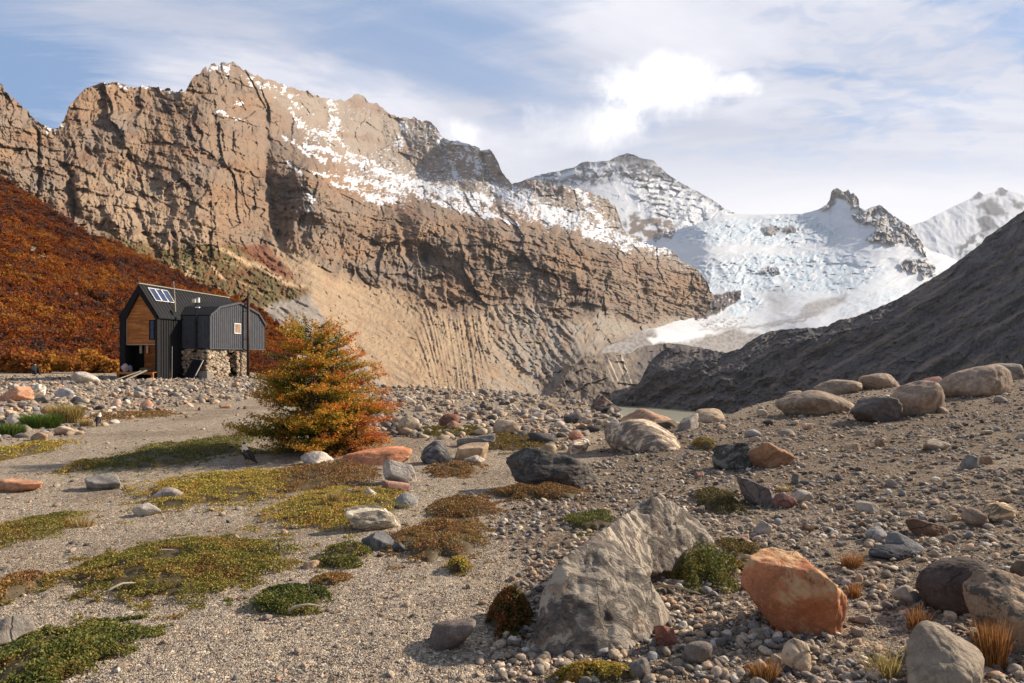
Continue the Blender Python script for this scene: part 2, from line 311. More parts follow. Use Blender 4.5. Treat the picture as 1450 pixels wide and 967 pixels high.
def hgt_main(U, V, T):
    wu, wv, sc, fan, mor, dome = masks_main(U, V)
    # rock: ribs down the wall plus dipping ledges
    a = U + 0.10 * V; qx = a + 14 * fbm2(U / 70, V / 70, 3, 3); qy = V + 10 * fbm2(U / 60, V / 60, 3, 5)
    h = -20 * ridge2(qx / 120, qy / 210, 2, 7) - 6 * ridge2(qx / 46, qy / 95, 2, 9) - 2.5 * ridge2(qx / 19, qy / 44, 2, 12)
    ba = qx - .16 * qy; bb = qy - .32 * qx
    for cx_, cy_, am, cr in ((56, 88, 15, 1.0), (22, 40, 8.0, .6), (9.0, 16, 4.2, .5), (4.0, 7, 2.2, .3)):
        fh, fd = facet2(ba / cx_ + .25 * fbm2(U / cx_, V / cx_, 2, int(cx_)), bb / cy_ + .2 * fbm2(U / cx_, V / cx_, 2, int(cx_) + 4), int(cx_), 1.15); h += am * fh + cr * np.exp(-(fd / .10) ** 2)
    s = (V - 0.30 * U + 30 * fbm2(U / 90, V / 60, 4, 21))
    for per, am in ((47.0, 4.2), (19.0, 1.7), (7.7, .7)):
        fr = (s / per) % 1.0; h += am * (np.where(fr < 0.72, fr / 0.72, (1 - fr) / 0.28) - 0.5) * (0.5 + 0.8 * sst(fbm2(U / 60, V / 40, 2, int(per)), -0.2, 0.3)) * -1.6
    h += 2.2 * fbm2(U / 6, V / 5, 3, 25)
    for cx_, cy_, am in ((64, 15, 8.0), (27, 6.5, 3.6), (11, 3.2, 1.5)):
        h += am * facet2((qx + .34 * qy) / cx_, (bb + .1 * U) / cy_, int(cx_) + 1, .9)[0]
    h *= 1 - .45 * sst(cliffline(U) - V, -5, 25) * sst(U, 330, 400)
    led = np.exp(-((V - cliffline(U) - 45) / 42) ** 2) * sst(U, 330, 400); h += led * (9 * facet2((U + .3 * V) / 30, (V - .38 * U + 6 * fbm2(U / 20, V / 12, 2, 83)) / 8, 85, .8)[0] + 5 * facet2((U + .3 * V) / 12, (V - .36 * U) / 4, 87, .8)[0] - 5 * ridge2(U / 14, V / 18, 3, 89))
    for pts, wd, am in CLEFTS: h += am * np.exp(-(segdist(wu, wv, pts) / wd) ** 2)
    # scree: gullies along the fall line
    g = (U * 0.52 - V * 0.95); gl = U * 0.87 + V * 0.5
    gx = g + 7 * fbm2(U / 50, V / 50, 3, 31)
    gm = sst(fbm2(U / 60, V / 45, 2, 33), -0.25, 0.25)
    rv = np.maximum(poly(wu, wv, [(660, 420), (760, 415), (1000, 445), (960, 480), (850, 545), (780, 545), (720, 520)], 14), np.maximum(poly(wu, wv, [(470, 372), (560, 395), (640, 450), (700, 500), (640, 500), (540, 440)], 10), poly(wu, wv, [(500, 470), (600, 540), (520, 560), (470, 500)], 8)))
    g2 = U * .78 - V * .62 + 6 * fbm2(U / 40, V / 40, 3, 32); l2 = U * .62 + V * .78; rt = sst(U, 580, 700); gx = lerp(gx, g2, rt); gl = lerp(gl, l2, rt)
    hs = -5.0 * ridge2(gx / 38, gl / 260, 2, 35) - gm * 4.2 * ridge2(gx / 13, gl / 85, 2, 37) - 1.1 * gm * ridge2(gx / 5, gl / 30, 2, 39) + 0.7 * fbm2(U / 4, V / 4, 3, 41) + rv * (1.6 * facet2(g2 / 17, l2 / 62, 91, 1.1)[0] + .6 * facet2(g2 / 6, l2 / 26, 93, 1.1)[0] - 1.5 * ridge2(g2 / 9, l2 / 70, 2, 95)) + 2.2 * facet2(U / 6, V / 6, 97)[0]
    hs = hs * (1 - 0.45 * fan)
    hm = -14.0 * ridge2((U * 0.55 - V * 0.83) / 15, (U + V) / 60, 3, 43) - 3 * fbm2(U / 9, V / 9, 3, 45)
    hd = 14 * facet2(U / 12, V / 14, 61)[0] + 9 * fbm2(U / 25, V / 25, 4, 47) - 9 * ridge2((U - 0.3 * V) / 22, V / 30, 3, 49)
    h = h * lerp(1.0, 1.08, sst(U, 350, 550)); hs = hs * 2.6
    h = lerp(h, hs, sc); h = lerp(h, hm, mor * (1 - 0.6 * fan)); h = lerp(h, hd, dome)
    for pts, wd, am in CLEFTS[-7:]: h += am * 0.8 * np.exp(-(segdist(wu, wv, pts) / wd) ** 2)
    vg = poly(wu, wv, [(150, 330), (225, 350), (300, 345), (345, 345), (412, 390), (440, 418), (400, 425), (372, 440), (360, 560), (100, 560)], 6); h += vg * (3.5 * facet2(U / 4.5, V / 3.5, 103)[0] + 2.0 * facet2(U / 2.6, V / 2, 105)[0])
    return h
SNOW_STROKES = [([(440, 240), (480, 250), (505, 262)], 3), ([(400, 195), (430, 212), (462, 228)], 3), ([(470, 262), (500, 270), (540, 290)], 3), ([(590, 275), (640, 292), (700, 305)], 4), ([(405, 230), (428, 246)], 2.5), ([(430, 262), (442, 285), (440, 300)], 2.5), ([(640, 285), (690, 298), (730, 318)], 3.5), ([(800, 315), (850, 338), (890, 352)], 5), ([(540, 245), (600, 262), (660, 280)], 5), ([(436, 183), (462, 188), (480, 202), (494, 215)], 5), ([(480, 225), (520, 232), (560, 248), (610, 262), (650, 274), (690, 284)], 6), ([(500, 256), (540, 262), (562, 272)], 7), ([(520, 282), (560, 284)], 4), ([(432, 205), (468, 216), (500, 222)], 4), ([(560, 262), (620, 268), (680, 285)], 9), ([(725, 275), (755, 290), (800, 306), (840, 322), (880, 340)], 10), ([(730, 285), (760, 300), (790, 312)], 6), ([(627, 196), (650, 203), (692, 212)], 8), ([(890, 338), (925, 350), (945, 354)], 8), ([(700, 262), (730, 290), (780, 312)], 5), ([(570, 175), (574, 195), (566, 205)], 5), ([(468, 150), (478, 175), (470, 195)], 9), ([(355, 112), (400, 128), (432, 150)], 9), ([(410, 150), (420, 170), (436, 180)], 6), ([(640, 215), (670, 225), (680, 245)], 9), ([(640, 228), (650, 250)], 4), ([(815, 270), (840, 300), (860, 325)], 7), ([(150, 118), (165, 119), (180, 124)], 2.5), ([(200, 124), (240, 128), (262, 130)], 2.5), ([(300, 95), (318, 95), (322, 105)], 6), ([(325, 146), (345, 148)], 2.5), ([(310, 155), (330, 165), (350, 172)], 1.5), ([(64, 183), (86, 179)], 6)]
def col_main(U, V, N, h, P):
    wu, wv, sc, fan, mor, dome = masks_main(U, V)
    n1 = fbm2(U / 110, V / 60, 4, 61); n2 = fbm2((U + .2 * V) / 22, V / 45, 4, 63); n3 = fbm2(U / 8, V / 8, 4, 65)
    C = np.ones(U.shape + (3,)) * ROCK
    C = mixc(C, ROCKR, sst(n1, -0.15, 0.35) * 0.8); C = mixc(C, ROCKG, sst(-n1 + 0.5 * n2, 0.05, 0.5) * 0.7)
    C = mixc(C, ROCKD, sst(n2, 0.05, 0.45) * 0.75); C = mixc(C, S(166, 134, 104), sst(n3 + 0.5 * n2, 0.15, 0.6) * 0.5)
    up = poly(wu, wv, [(300, 60), (430, 180), (520, 260), (700, 285), (1010, 400), (1010, 200), (700, 100)], 14)
    C = mixc(C, S(146, 134, 122), up * 0.8)
    pale = poly(wu, wv, [(96, 260), (200, 235), (300, 300), (310, 372), (240, 372), (150, 330)], 12)
    C = mixc(C, S(156, 135, 112), pale * 0.55)
    strat = ((V - 0.27 * U + 18 * fbm2(U / 80, V / 50, 3, 21)) / 19.0)
    C = mixc(C, S(118, 84, 66), sst(np.sin(strat * 2 * np.pi / 2.3) + n2, 0.5, 1.3) * 0.4 * (1 - sc))
    S1 = mixc(np.ones(U.shape + (3,)) * TAN, GREYSCREE, sst(U + 40 * n1 + 0.2 * (V - 400), 640, 800))
    S1 = mixc(S1, S(142, 112, 86), sst(n2, 0.0, 0.4) * 0.5)
    gx = (U * 0.52 - V * 0.95); gl = U * 0.87 + V * 0.5
    S1 = mixc(S1, S(172, 142, 108), sst(fbm2(gx / 7, gl / 130, 3, 67), 0.05, 0.45) * 0.5)
    S1 = mixc(S1, S(106, 94, 84), sst(fbm2(gx / 5, gl / 90, 3, 69), 0.1, 0.5) * 0.5)
    S1 = mixc(S1, S(176, 160, 140), sst(fbm2(U / 2.6, V / 2.2, 2, 99), .28, .5) * .5); S1 = mixc(S1, S(96, 86, 76), sst(fbm2(U / 3.0, V / 2.4, 2, 101), .26, .5) * .5)
    C = C * (1 - sc[..., None]) + S1 * sc[..., None]
    C = mixc(C, S(136, 128, 119), mor * (1 - fan) * 0.95); C = mixc(C, S(186, 178, 168), mor * (1 - fan) * sst(n3, 0.05, 0.4) * 0.3)
    C = mixc(C, S(136, 120, 104), dome * 0.9); C = mixc(C, S(206, 190, 172), dome * sst(fbm2((U - 0.38 * V) / 4.0, V / 70, 2, 71), 0.28, 0.45) * 0.8 * poly(U, V, [(858, 500), (885, 505), (900, 545), (872, 560)], 6))
    deb = poly(wu, wv, [(840, 490), (870, 474), (1010, 466), (1010, 520), (905, 520), (880, 506), (850, 500)], 5); C = mixc(C, S(126, 114, 104), deb * 0.9)
    # heath and krummholz below the cliff
    veg = poly(wu, wv, [(150, 330), (225, 350), (300, 345), (345, 345), (395, 382), (428, 405), (440, 418), (400, 425), (372, 440), (360, 560), (100, 560)], 6)
    vc = mixc(np.ones(U.shape + (3,)) * S(94, 84, 54), S(112, 70, 46), sst(n3 + n2, -0.15, 0.5) * 0.7); vc = mixc(vc, S(150, 128, 92), sst(fbm2(gx / 5, gl / 40, 3, 73), 0.22, 0.45) * 0.9)
    rust = poly(wu, wv, [(330, 345), (370, 345), (412, 388), (380, 385)], 5); vc = mixc(vc, S(112, 66, 44), rust * 0.9)
    paths = np.maximum(stroke(wu, wv, [(282, 355), (300, 378), (318, 395)], 2.2), np.maximum(stroke(U, wv, [(310, 350), (350, 372), (400, 395), (432, 408)], 3.2), poly(wu, wv, [(232, 372), (262, 372), (275, 392), (250, 400)], 5) * sst(n3, -0.1, 0.2)))
    vc = mixc(vc, S(178, 150, 118), paths); C = C * (1 - veg[..., None]) + vc * veg[..., None]
    m2 = poly(wu, wv, [(345, 345), (375, 343), (415, 392), (395, 390)], 4); C = mixc(C, S(112, 66, 44), m2 * 0.8)
    # snow: lies on ledges and flatter ground high up
    sn = np.zeros(U.shape)
    for pts, wd in SNOW_STROKES: sn = np.maximum(sn, .80 * np.exp(-(segdist(wu, wv, pts) / (wd * 1.15)) ** 2))
    slv = pline([(-560, 10), (-80, 60), (150, 100), (260, 110), (340, 135), (400, 190), (450, 240), (520, 278), (640, 292), (720, 312), (800, 338), (880, 350), (960, 372), (1010, 385)])(U)
    hi = sst(slv + 60 * n1 + 22 * n2 - V, -26, 26)
    flat = N[..., 2] + 0.30 * n3 + 0.35 * fbm2(U / 3.2, V / 3.2, 3, 75)
    f = sst(flat - (1 - hi) * 1.1 + .75 * fbm2(U / 3.6, V / 2.6, 3, 79), 0.94, 1.06) * 0.9
    f2 = sst(sn + 0.75 * (N[..., 2] - 0.6) + 1.1 * n3 + 0.6 * n2 + 1.0 * fbm2(U / 4.5, V / 2.6, 3, 77), 0.66, 0.78) * sst(sn, 0.04, 0.2)
    C = mixc(C, SNOW, np.clip(np.maximum(f, f2), 0, 1))
    return C
M_rock = terrain_mat('cliff_rock', 22.0, 3.0, 0.5)
tag(terrain('mountain', -560, 1008, 1.0, 470, bot_main, sky_main, dep_main, hgt_main, col_main, M_rock, 500, 0.9, 5.0, 2), 'brown rock mountain wall with snowy ledges and tan scree below its cliffs', 'mountain', kind='structure')

# --- central peak ----------------------------------------------------------------
sky_peak = pline([(690, 268), (725, 263), (745, 254), (760, 249), (775, 245), (800, 240), (812, 237), (822, 231), (832, 229), (850, 229), (866, 226), (878, 220), (888, 217), (897, 219), (905, 223), (918, 226), (926, 227), (934, 236), (945, 247), (960, 257), (985, 270), (1008, 283), (1030, 297), (1048, 304), (1075, 310), (1110, 330)])
_dp = RBF([(690, 270), (890, 218), (1110, 320), (690, 420), (890, 420), (1110, 420), (830, 290), (900, 320)], np.log([8800, 8800, 8500, 6100, 5600, 6100, 7300, 7000]))
def hgt_peak(U, V, T):
    s = V - 0.18 * U + 6 * fbm2(U / 40, V / 30, 3, 81); fr = (s / 9.0) % 1
    h = -9 * ridge2((U + .3 * V) / 50, V / 60, 3, 83) - 4 * ridge2((U + .5 * V) / 17, V / 22, 3, 85) - 1.6 * ridge2(U / 6, V / 6, 2, 87) - 1.5 * (np.where(fr < .75, fr / .75, (1 - fr) / .25) - .5)
    snow = poly(U, V, [(780, 262), (830, 252), (880, 250), (900, 280), (930, 320), (900, 420), (700, 420), (690, 300)], 8)
    return (h + 7 * facet2(U / 15, V / 12, 71)[0] + 1.5 * facet2(U / 6, V / 5, 73)[0]) * (1 - 0.8 * snow)
def col_peak(U, V, N, h, P):
    n = fbm2(U / 12, V / 9, 4, 91); n2 = fbm2(U / 40, V / 30, 3, 93); wu = U + 5 * n; wv = V + 5 * n2
    C = np.ones(U.shape + (3,)) * S(78, 77, 84); C = mixc(C, S(106, 101, 103), sst(n2, 0, .4))
    smooth = poly(wu, wv, [(775, 263), (800, 261), (835, 262), (865, 258), (885, 252), (905, 262), (925, 300), (940, 330), (960, 340), (960, 430), (690, 430), (690, 275)], 4)
    right = poly(wu, wv, [(885, 256), (935, 250), (1040, 300), (1110, 330), (1110, 420), (900, 420), (910, 300)], 6)
    s = (V - 0.20 * U + 5 * fbm2(U / 40, V / 30, 3, 81)); band = .7 * np.sin(s / 7.5 * 2 * np.pi) + 2.4 * fbm2(U / 9, V / 5, 4, 95)
    f = np.maximum(smooth, right * sst(band - 0.016 * (915 - U), 0.0, 0.5))
    f = np.maximum(f, 0.8 * sst(N[..., 2] + 0.5 * n, 0.72, 0.88) * sst(V, 222, 245)); f = np.maximum(f, stroke(wu, wv, [(838, 236), (868, 233)], 6)); f = np.maximum(f, stroke(wu, wv, [(795, 250), (815, 243)], 4))
    f = np.maximum(f, sst(V + 6 * n, 322, 336))
    rocks = poly(wu, wv, [(882, 312), (900, 300), (918, 305), (938, 310), (958, 322), (950, 338), (935, 334), (934, 345), (905, 345), (885, 330)], 3); f = f * (1 - rocks * sst(n + .25, 0, .3))
    C = mixc(C, S(122, 108, 98), rocks)
    return mixc(C, SNOW, np.clip(f, 0, 1))
M_peak = terrain_mat('peak_rock_and_snow', 160.0, 8.0, 0.16)
tag(terrain('snow_peak', 690, 1110, 1.0, 200, lambda u: u * 0 + 425.0, sky_peak, lambda U, V: np.exp(_dp(U, V)), hgt_peak, col_peak, M_peak, 900, 0.7, 1.6, 5), 'grey banded peak with a broad snow shoulder behind the brown wall', 'mountain', kind='structure')

# --- far white peak at the right -----------------------------------------------------
sky_far = pline([(1200, 345), (1260, 330), (1292, 319), (1310, 313), (1325, 305), (1345, 295), (1362, 287), (1376, 280), (1380, 276), (1387, 271), (1393, 276), (1403, 273), (1411, 270), (1414, 266), (1419, 265), (1424, 269), (1436, 271), (1447, 276), (1460, 281), (1530, 320)])
_df = RBF([(1200, 340), (1415, 268), (1530, 320), (1200, 440), (1380, 440), (1530, 440)], np.log([9500, 11200, 10200, 7300, 7300, 7300]))
def hgt_far(U, V, T): return -9 * ridge2((U - .6 * V) / 46, (V + .4 * U) / 70, 3, 101) - 2.0 * ridge2(U / 13, V / 13, 3, 103)
def col_far(U, V, N, h, P):
    n = fbm2(U / 11, V / 10, 4, 105); wu = U + 7 * n; wv = V + 7 * fbm2(U / 14, V / 12, 3, 107)
    r = np.maximum.reduce([poly(wu, wv, [(1380, 292), (1405, 280), (1425, 296), (1426, 306), (1400, 306)], 3), poly(wu, wv, [(1382, 308), (1398, 304), (1415, 322), (1390, 330)], 3), poly(wu, wv, [(1352, 352), (1380, 330), (1398, 328), (1390, 350), (1362, 372)], 4) * sst(n, -.15, .15), poly(wu, wv, [(1409, 272), (1414, 262), (1424, 264), (1426, 276), (1414, 280)], 2), poly(wu, wv, [(1377, 283), (1386, 268), (1394, 276)], 2), poly(wu, wv, [(1430, 280), (1455, 288), (1448, 298), (1434, 292)], 3)])
    return mixc(np.ones(U.shape + (3,)) * SNOW, S(80, 82, 92), r)
tag(terrain('far_mountain', 1200, 1530, 1.0, 150, lambda u: u * 0 + 440.0, sky_far, lambda U, V: np.exp(_df(U, V)), hgt_far, col_far, M_peak, 900, 0.7, 0.8, 8), 'distant white mountain with grey rock patches above the dark slope', 'mountain', kind='structure')

# --- glacier, with the rocks that stand out of it ----------------------------------
sky_gla = pline([(840, 372), (890, 352), (940, 330), (985, 318), (1020, 305), (1045, 303), (1080, 304), (1110, 303), (1135, 303), (1146, 300), (1160, 296), (1170, 290), (1175, 283), (1177, 272), (1180, 268), (1186, 266), (1190, 269), (1194, 272), (1199, 270), (1201, 268), (1205, 275), (1208, 273), (1213, 278), (1216, 283), (1217, 294), (1226, 297), (1238, 292), (1246, 290), (1252, 294), (1262, 303), (1276, 312), (1290, 321), (1300, 335), (1308, 348), (1318, 355), (1340, 362), (1360, 372), (1400, 395), (1440, 420)])
bot_gla = pline([(840, 520), (1010, 520), (1440, 500)])
_dg = RBF([(840, 515), (900, 510), (1000, 510), (1100, 500), (1250, 470), (840, 475), (920, 480), (1000, 470), (1080, 455), (1150, 465), (900, 400), (1000, 420), (1080, 400), (1180, 420), (1280, 400), (1000, 340), (1080, 350), (1180, 360), (1250, 350), (1040, 303), (1120, 303), (1190, 270), (1250, 290), (1310, 355), (860, 370), (1440, 420), (1440, 500)],
          np.log(1.7 * np.array([900, 980, 1120, 1300, 1300, 1120, 1230, 1560, 1850, 1500, 2700, 2250, 2500, 2150, 2400, 3000, 3050, 3000, 2900, 3700, 3800, 3900, 3500, 2900, 3200, 2600, 1600])))
G_ROCKS = [([(1080, 322), (1088, 319), (1100, 321), (1104, 329), (1094, 332), (1082, 331)], 5), ([(1104, 324), (1122, 320), (1130, 324), (1126, 330), (1108, 330)], 4), ([(1074, 384), (1086, 378), (1104, 380), (1104, 386), (1090, 390)], 4),
           ([(1206, 305), (1222, 298), (1240, 290), (1252, 291), (1266, 304), (1290, 318), (1304, 340), (1312, 362), (1302, 358), (1282, 345), (1262, 346), (1245, 344), (1226, 342), (1240, 322), (1214, 316)], 8), ([(1272, 374), (1290, 366), (1310, 366), (1324, 376), (1326, 388), (1306, 396), (1300, 386), (1280, 386)], 5),
           ([(983, 446), (990, 428), (1010, 418), (1030, 414), (1050, 412), (1048, 424), (1034, 434), (1012, 446), (988, 454)], 6), ([(1158, 297), (1168, 290), (1174, 284), (1176, 264), (1202, 262), (1220, 280), (1219, 296), (1206, 294), (1198, 282), (1184, 282), (1176, 296)], 4), ([(918, 330), (934, 310), (958, 322), (950, 338), (935, 334), (928, 345)], 4)]
def g_masks(U, V):
    wu = U + 5 * fbm2(U / 13, V / 10, 4, 111); wv = V + 5 * fbm2(U / 13, V / 10, 4, 113); r = np.zeros(U.shape)
    for pts, am in G_ROCKS: r = np.maximum(r, poly(wu, wv, pts, 2.2))
    wu2 = U + 14 * fbm2(U / 40, V / 22, 3, 115); wv2 = V + 9 * fbm2(U / 40, V / 22, 3, 117)
    ser = np.maximum.reduce([poly(wu2, wv2, [(950, 318), (1150, 304), (1200, 335), (1160, 350), (1050, 345), (960, 345)], 9), poly(wu2, wv2, [(985, 370), (1080, 360), (1200, 355), (1260, 385), (1200, 420), (1120, 415), (1040, 415), (990, 410)], 10), poly(wu2, wv2, [(1040, 415), (1070, 400), (1085, 430), (1050, 450), (1030, 440)], 8), poly(wu2, wv2, [(1190, 420), (1300, 405), (1240, 440), (1190, 452)], 7) * 0.6])
    deb = np.maximum.reduce([poly(wu, wv, [(810, 500), (860, 470), (925, 466), (935, 482), (1000, 490), (960, 530), (810, 540)], 4), poly(wu, wv, [(975, 484), (1010, 472), (1040, 465), (1078, 474), (1060, 492), (990, 510)], 4), poly(wu2, wv2, [(1150, 430), (1200, 418), (1195, 428), (1160, 446), (1110, 458), (1060, 464), (1120, 450)], 4) * 0.75, poly(wu2, wv2, [(1090, 410), (1120, 400), (1115, 430), (1100, 445), (1085, 435)], 6) * 0.35, stroke(wu, wv, [(990, 468), (1060, 463), (1130, 455), (1165, 442)], 2.0) * 0.8,
                             poly(wu, wv, [(985, 455), (1010, 452), (1060, 450), (1050, 462), (1000, 468)], 4) * sst(fbm2(U / 4, V / 3, 3, 119), -.05, .2) * 0.85])
    return wu, wv, r, ser, deb
def hgt_gla(U, V, T):
    wu, wv, r, ser, deb = g_masks(U, V)
    h = -9 * ridge2(U / 60, V / 26, 2, 121)
    q = (V + 0.25 * U + 7 * fbm2(U / 25, V / 14, 3, 123))
    h += ser * (-7.0 * ridge2((U - .6 * V) / 20, q / 7, 2, 125) - 3.5 * facet2(U / 9, q / 4.5, 127)[0]) + (1 - ser) * (-3.0 * ridge2((U + V) / 26, q / 9, 2, 129))
    hr = -14 * ridge2((U + .2 * V) / 22, V / 30, 3, 131) - 8 + 12 * facet2(U / 9, V / 12, 75)[0] + 5 * facet2(U / 4, V / 5, 77)[0]
    h = lerp(h, hr, r); h += deb * 1.5 * fbm2(U / 4, V / 3, 3, 133)
    return h
def col_gla(U, V, N, h, P):
    wu, wv, r, ser, deb = g_masks(U, V)
    n = fbm2(U / 5, V / 4, 4, 135); n2 = fbm2(U / 35, V / 16, 4, 137)
    C = np.ones(U.shape + (3,)) * SNOW
    C = mixc(C, np.array([0.62, 0.65, 0.68]), sst(n2 + .4 * n, 0.0, 0.4) * 0.6 * sst(V, 320, 380))
    blue = ser * sst(0.7 * n + fbm2(U / 16, V / 9, 3, 139), -0.25, 0.25)
    C = mixc(C, np.array([.50, .60, .67]), blue * 0.8); C = mixc(C, np.array([0.40, 0.55, 0.65]), ser * sst(n + .6 * n2, 0.28, 0.55) * 0.6)
    cv = ridge2((U - .5 * V) / 26 + .6 * n2, (V + .25 * U + 5 * n2) / 5.2, 2, 147); C = mixc(C, np.array([.46, .57, .64]), ser * sst(cv, .58, .78) * .9); C = mixc(C, np.array([.60, .64, .67]), (1 - ser) * sst(ridge2((U + .5 * V) / 40, (V + .1 * U) / 7, 2, 149), .6, .85) * .5)
    C = mixc(C, S(150, 145, 138), ser * sst(fbm2(U / 9, V / 5, 4, 143), 0.22, 0.42) * 0.35)
    C = mixc(C, S(168, 163, 158), sst(fbm2((U + V) / 6, (V - .2 * U) / 3, 4, 141), .2, .5) * sst(V, 360, 410) * 0.45)
    C = mixc(C, S(128, 119, 110), np.clip(deb, 0, 1) * (0.75 + 0.25 * sst(n, -.2, .3)))
    icy = poly(wu, wv, [(918, 480), (960, 472), (1010, 466), (1012, 472), (960, 482), (922, 486)], 3); C = mixc(C, np.array([0.78, 0.76, 0.74]), icy)
    rc = mixc(np.ones(U.shape + (3,)) * S(88, 82, 82), S(112, 99, 88), sst(n2, -.1, .3)); low = sst(V, 380, 410) * sst(1100 - U, 0, 40); rc = mixc(rc, S(92, 80, 74), low)
    C = C * (1 - r[..., None]) + rc * r[..., None]
    tower = poly(U, V, [(1150, 300), (1172, 291), (1170, 255), (1225, 255), (1222, 298)], 3); knob = poly(U, V, [(1070, 310), (1140, 310), (1140, 335), (1070, 335)], 3)
    C = mixc(C, SNOW, r * (1 - low) * (1 - knob * .7) * (1 - tower * sst(292 - V - 6 * n, 0, 5)) * sst(N[..., 2] + .5 * n, .82, .92) * 0.9)
    C = mixc(C, SNOW, r * low * sst(n + .4 * fbm2((U - V) / 5, V / 12, 3, 145), .28, .4))
    return C
M_ice = terrain_mat('glacier_ice', 110.0, 4.0, 0.10, 0.7)
tag(terrain('glacier', 840, 1440, 1.0, 300, bot_gla, sky_gla, lambda U, V: np.exp(_dg(U, V)), hgt_gla, col_gla, M_ice, 800, 0.6, 0.6, 12), 'white glacier with blue icefalls descending between rock outcrops', 'glacier', kind='structure')

# --- dark moraine slope on the right ------------------------------------------------
sky_mor = pline([(856, 574), (863, 569), (875, 562), (887, 556), (898, 549), (906, 541), (912, 529), (919, 515), (928, 505), (938, 497), (948, 493), (962, 497), (980, 499), (1000, 494), (1016, 498), (1030, 499), (1048, 494), (1060, 485), (1076, 475), (1090, 470), (1104, 467), (1122, 466), (1140, 464), (1158, 464), (1172, 462), (1182, 456), (1190, 452), (1200, 452), (1215, 447), (1232, 440), (1252, 432), (1270, 424), (1290, 413), (1310, 400), (1332, 387), (1350, 375), (1366, 363), (1390, 345), (1396, 336), (1410, 327), (1430, 312), (1450, 298), (1500, 262), (1560, 225), (1660, 170), (1760, 140)])
TG = 0.70; LZ = -70.0
def dep_mor(U, V):
    kx = (U - UC) / F; kz = (HV - V) / F; d = (LZ - TG * (150 * .72 + 1040 * .69) - EYE) / (kz - TG * (.72 * kx + .69))
    return np.clip(d, 200, 1900)
def hgt_mor(U, V, T):
    g = U * 0.50 + V * 0.87; al = U * 0.87 - V * 0.50; gx = g + 14 * fbm2(U / 60, V / 60, 3, 151)
    h = -22 * ridge2(gx / 70, al / 240, 2, 153) - 11.0 * ridge2(gx / 26, al / 110, 3, 155) - 4.0 * ridge2(gx / 9, al / 32, 3, 157) + 2.5 * fbm2(U / 5, V / 4, 3, 159) + 4 * facet2(gx / 11, al / 24, 171)[0] + 2.4 * facet2(U / 5, V / 4, 173)[0]
    lowm = sst(V - 0.0 * U, 500, 545) * sst(1250 - U, 0, 120)
    h += lowm * (-14 * ridge2(U / 34, V / 22, 2, 161) + 5 * facet2(U / 13, V / 9, 163)[0] + 2.0 * facet2(U / 6, V / 4, 165)[0])
    return h + 14 * sst(T, .8, 1) ** 2
def col_mor(U, V, N, h, P):
    n = fbm2(U / 50, V / 30, 4, 165); n2 = fbm2(U / 9, V / 7, 4, 167); g = (U * .5 + V * .87); al = U * .87 - V * .5
    C = np.ones(U.shape + (3,)) * S(92, 88, 87); C = mixc(C, S(74, 71, 74), sst(n, -.1, .3)); C = mixc(C, S(134, 119, 105), sst(fbm2(g / 9, al / 110, 4, 169), .02, .3) * .7); C = mixc(C, S(84, 80, 82), sst(fbm2(g / 6, al / 80, 4, 173), .05, .3) * .6); C = mixc(C, S(150, 138, 124), sst(fbm2(U / 2.6, V / 2.2, 2, 175), .30, .5) * .5)
    C = mixc(C, S(136, 120, 104), sst(n2, .25, .5) * 0.35); lowm = sst(V, 490, 545) * sst(1230 - U, 0, 120); C = mixc(C, S(104, 94, 86), lowm * sst(n + n2, -.2, .4) * .7)
    return C
M_mor = terrain_mat('dark_moraine', 9.0, 1.2, 0.4)
tag(terrain('moraine_slope', 858, 1760, 1.0, 260, lambda u: u * 0 + 640.0, sky_mor, dep_mor, hgt_mor, col_mor, M_mor, 250, 0.5, 2.0, 15), 'dark shaded moraine slope rising to the right above the lake', 'slope', kind='structure')

# --- ice-polished knoll between the lake and the glacier tongue
sky_kn = pline([(770, 572), (790, 548), (803, 530), (812, 519), (824, 510), (840, 505), (852, 501), (868, 499), (884, 502), (893, 500), (902, 494), (912, 490), (924, 489), (936, 487), (950, 486), (965, 488), (990, 492), (1020, 500)])
_dk = RBF([(770, 600), (860, 600), (1020, 600), (770, 572), (860, 567), (930, 560), (850, 502), (920, 490), (1000, 494), (800, 535)], np.log([1000, 990, 990, 1090, 1080, 1100, 1300, 1500, 1500, 1180]))
def hgt_kn(U, V, T): return 9 * facet2(U / 19, V / 15, 181)[0] + 2.5 * facet2(U / 7, V / 6, 183)[0] - 9 * ridge2((U - .4 * V) / 26, V / 36, 3, 185) + 2 * fbm2(U / 4, V / 4, 2, 187)
def col_kn(U, V, N, h, P):
    n = fbm2(U / 9, V / 9, 4, 189); C = mixc(np.ones(U.shape + (3,)) * S(132, 118, 103), S(104, 94, 84), sst(n, -.1, .3)); C = mixc(C, S(96, 90, 88), sst(U + 20 * n, 885, 915) * .8)
    return mixc(C, S(206, 192, 174), sst(fbm2((U - 0.42 * V) / 3.6, V / 70, 2, 71), 0.20, 0.38) * .9 * poly(U, V, [(856, 502), (885, 505), (902, 548), (868, 560)], 6))
tag(terrain('rocky_knoll', 770, 1020, .8, 130, lambda u: u * 0 + 600.0, sky_kn, lambda U, V: np.exp(_dk(U, V)), hgt_kn, col_kn, M_mor, 200, .5, 1.5, 31), 'rounded rock knoll with pale streaks beyond the lake', 'knoll', kind='structure')
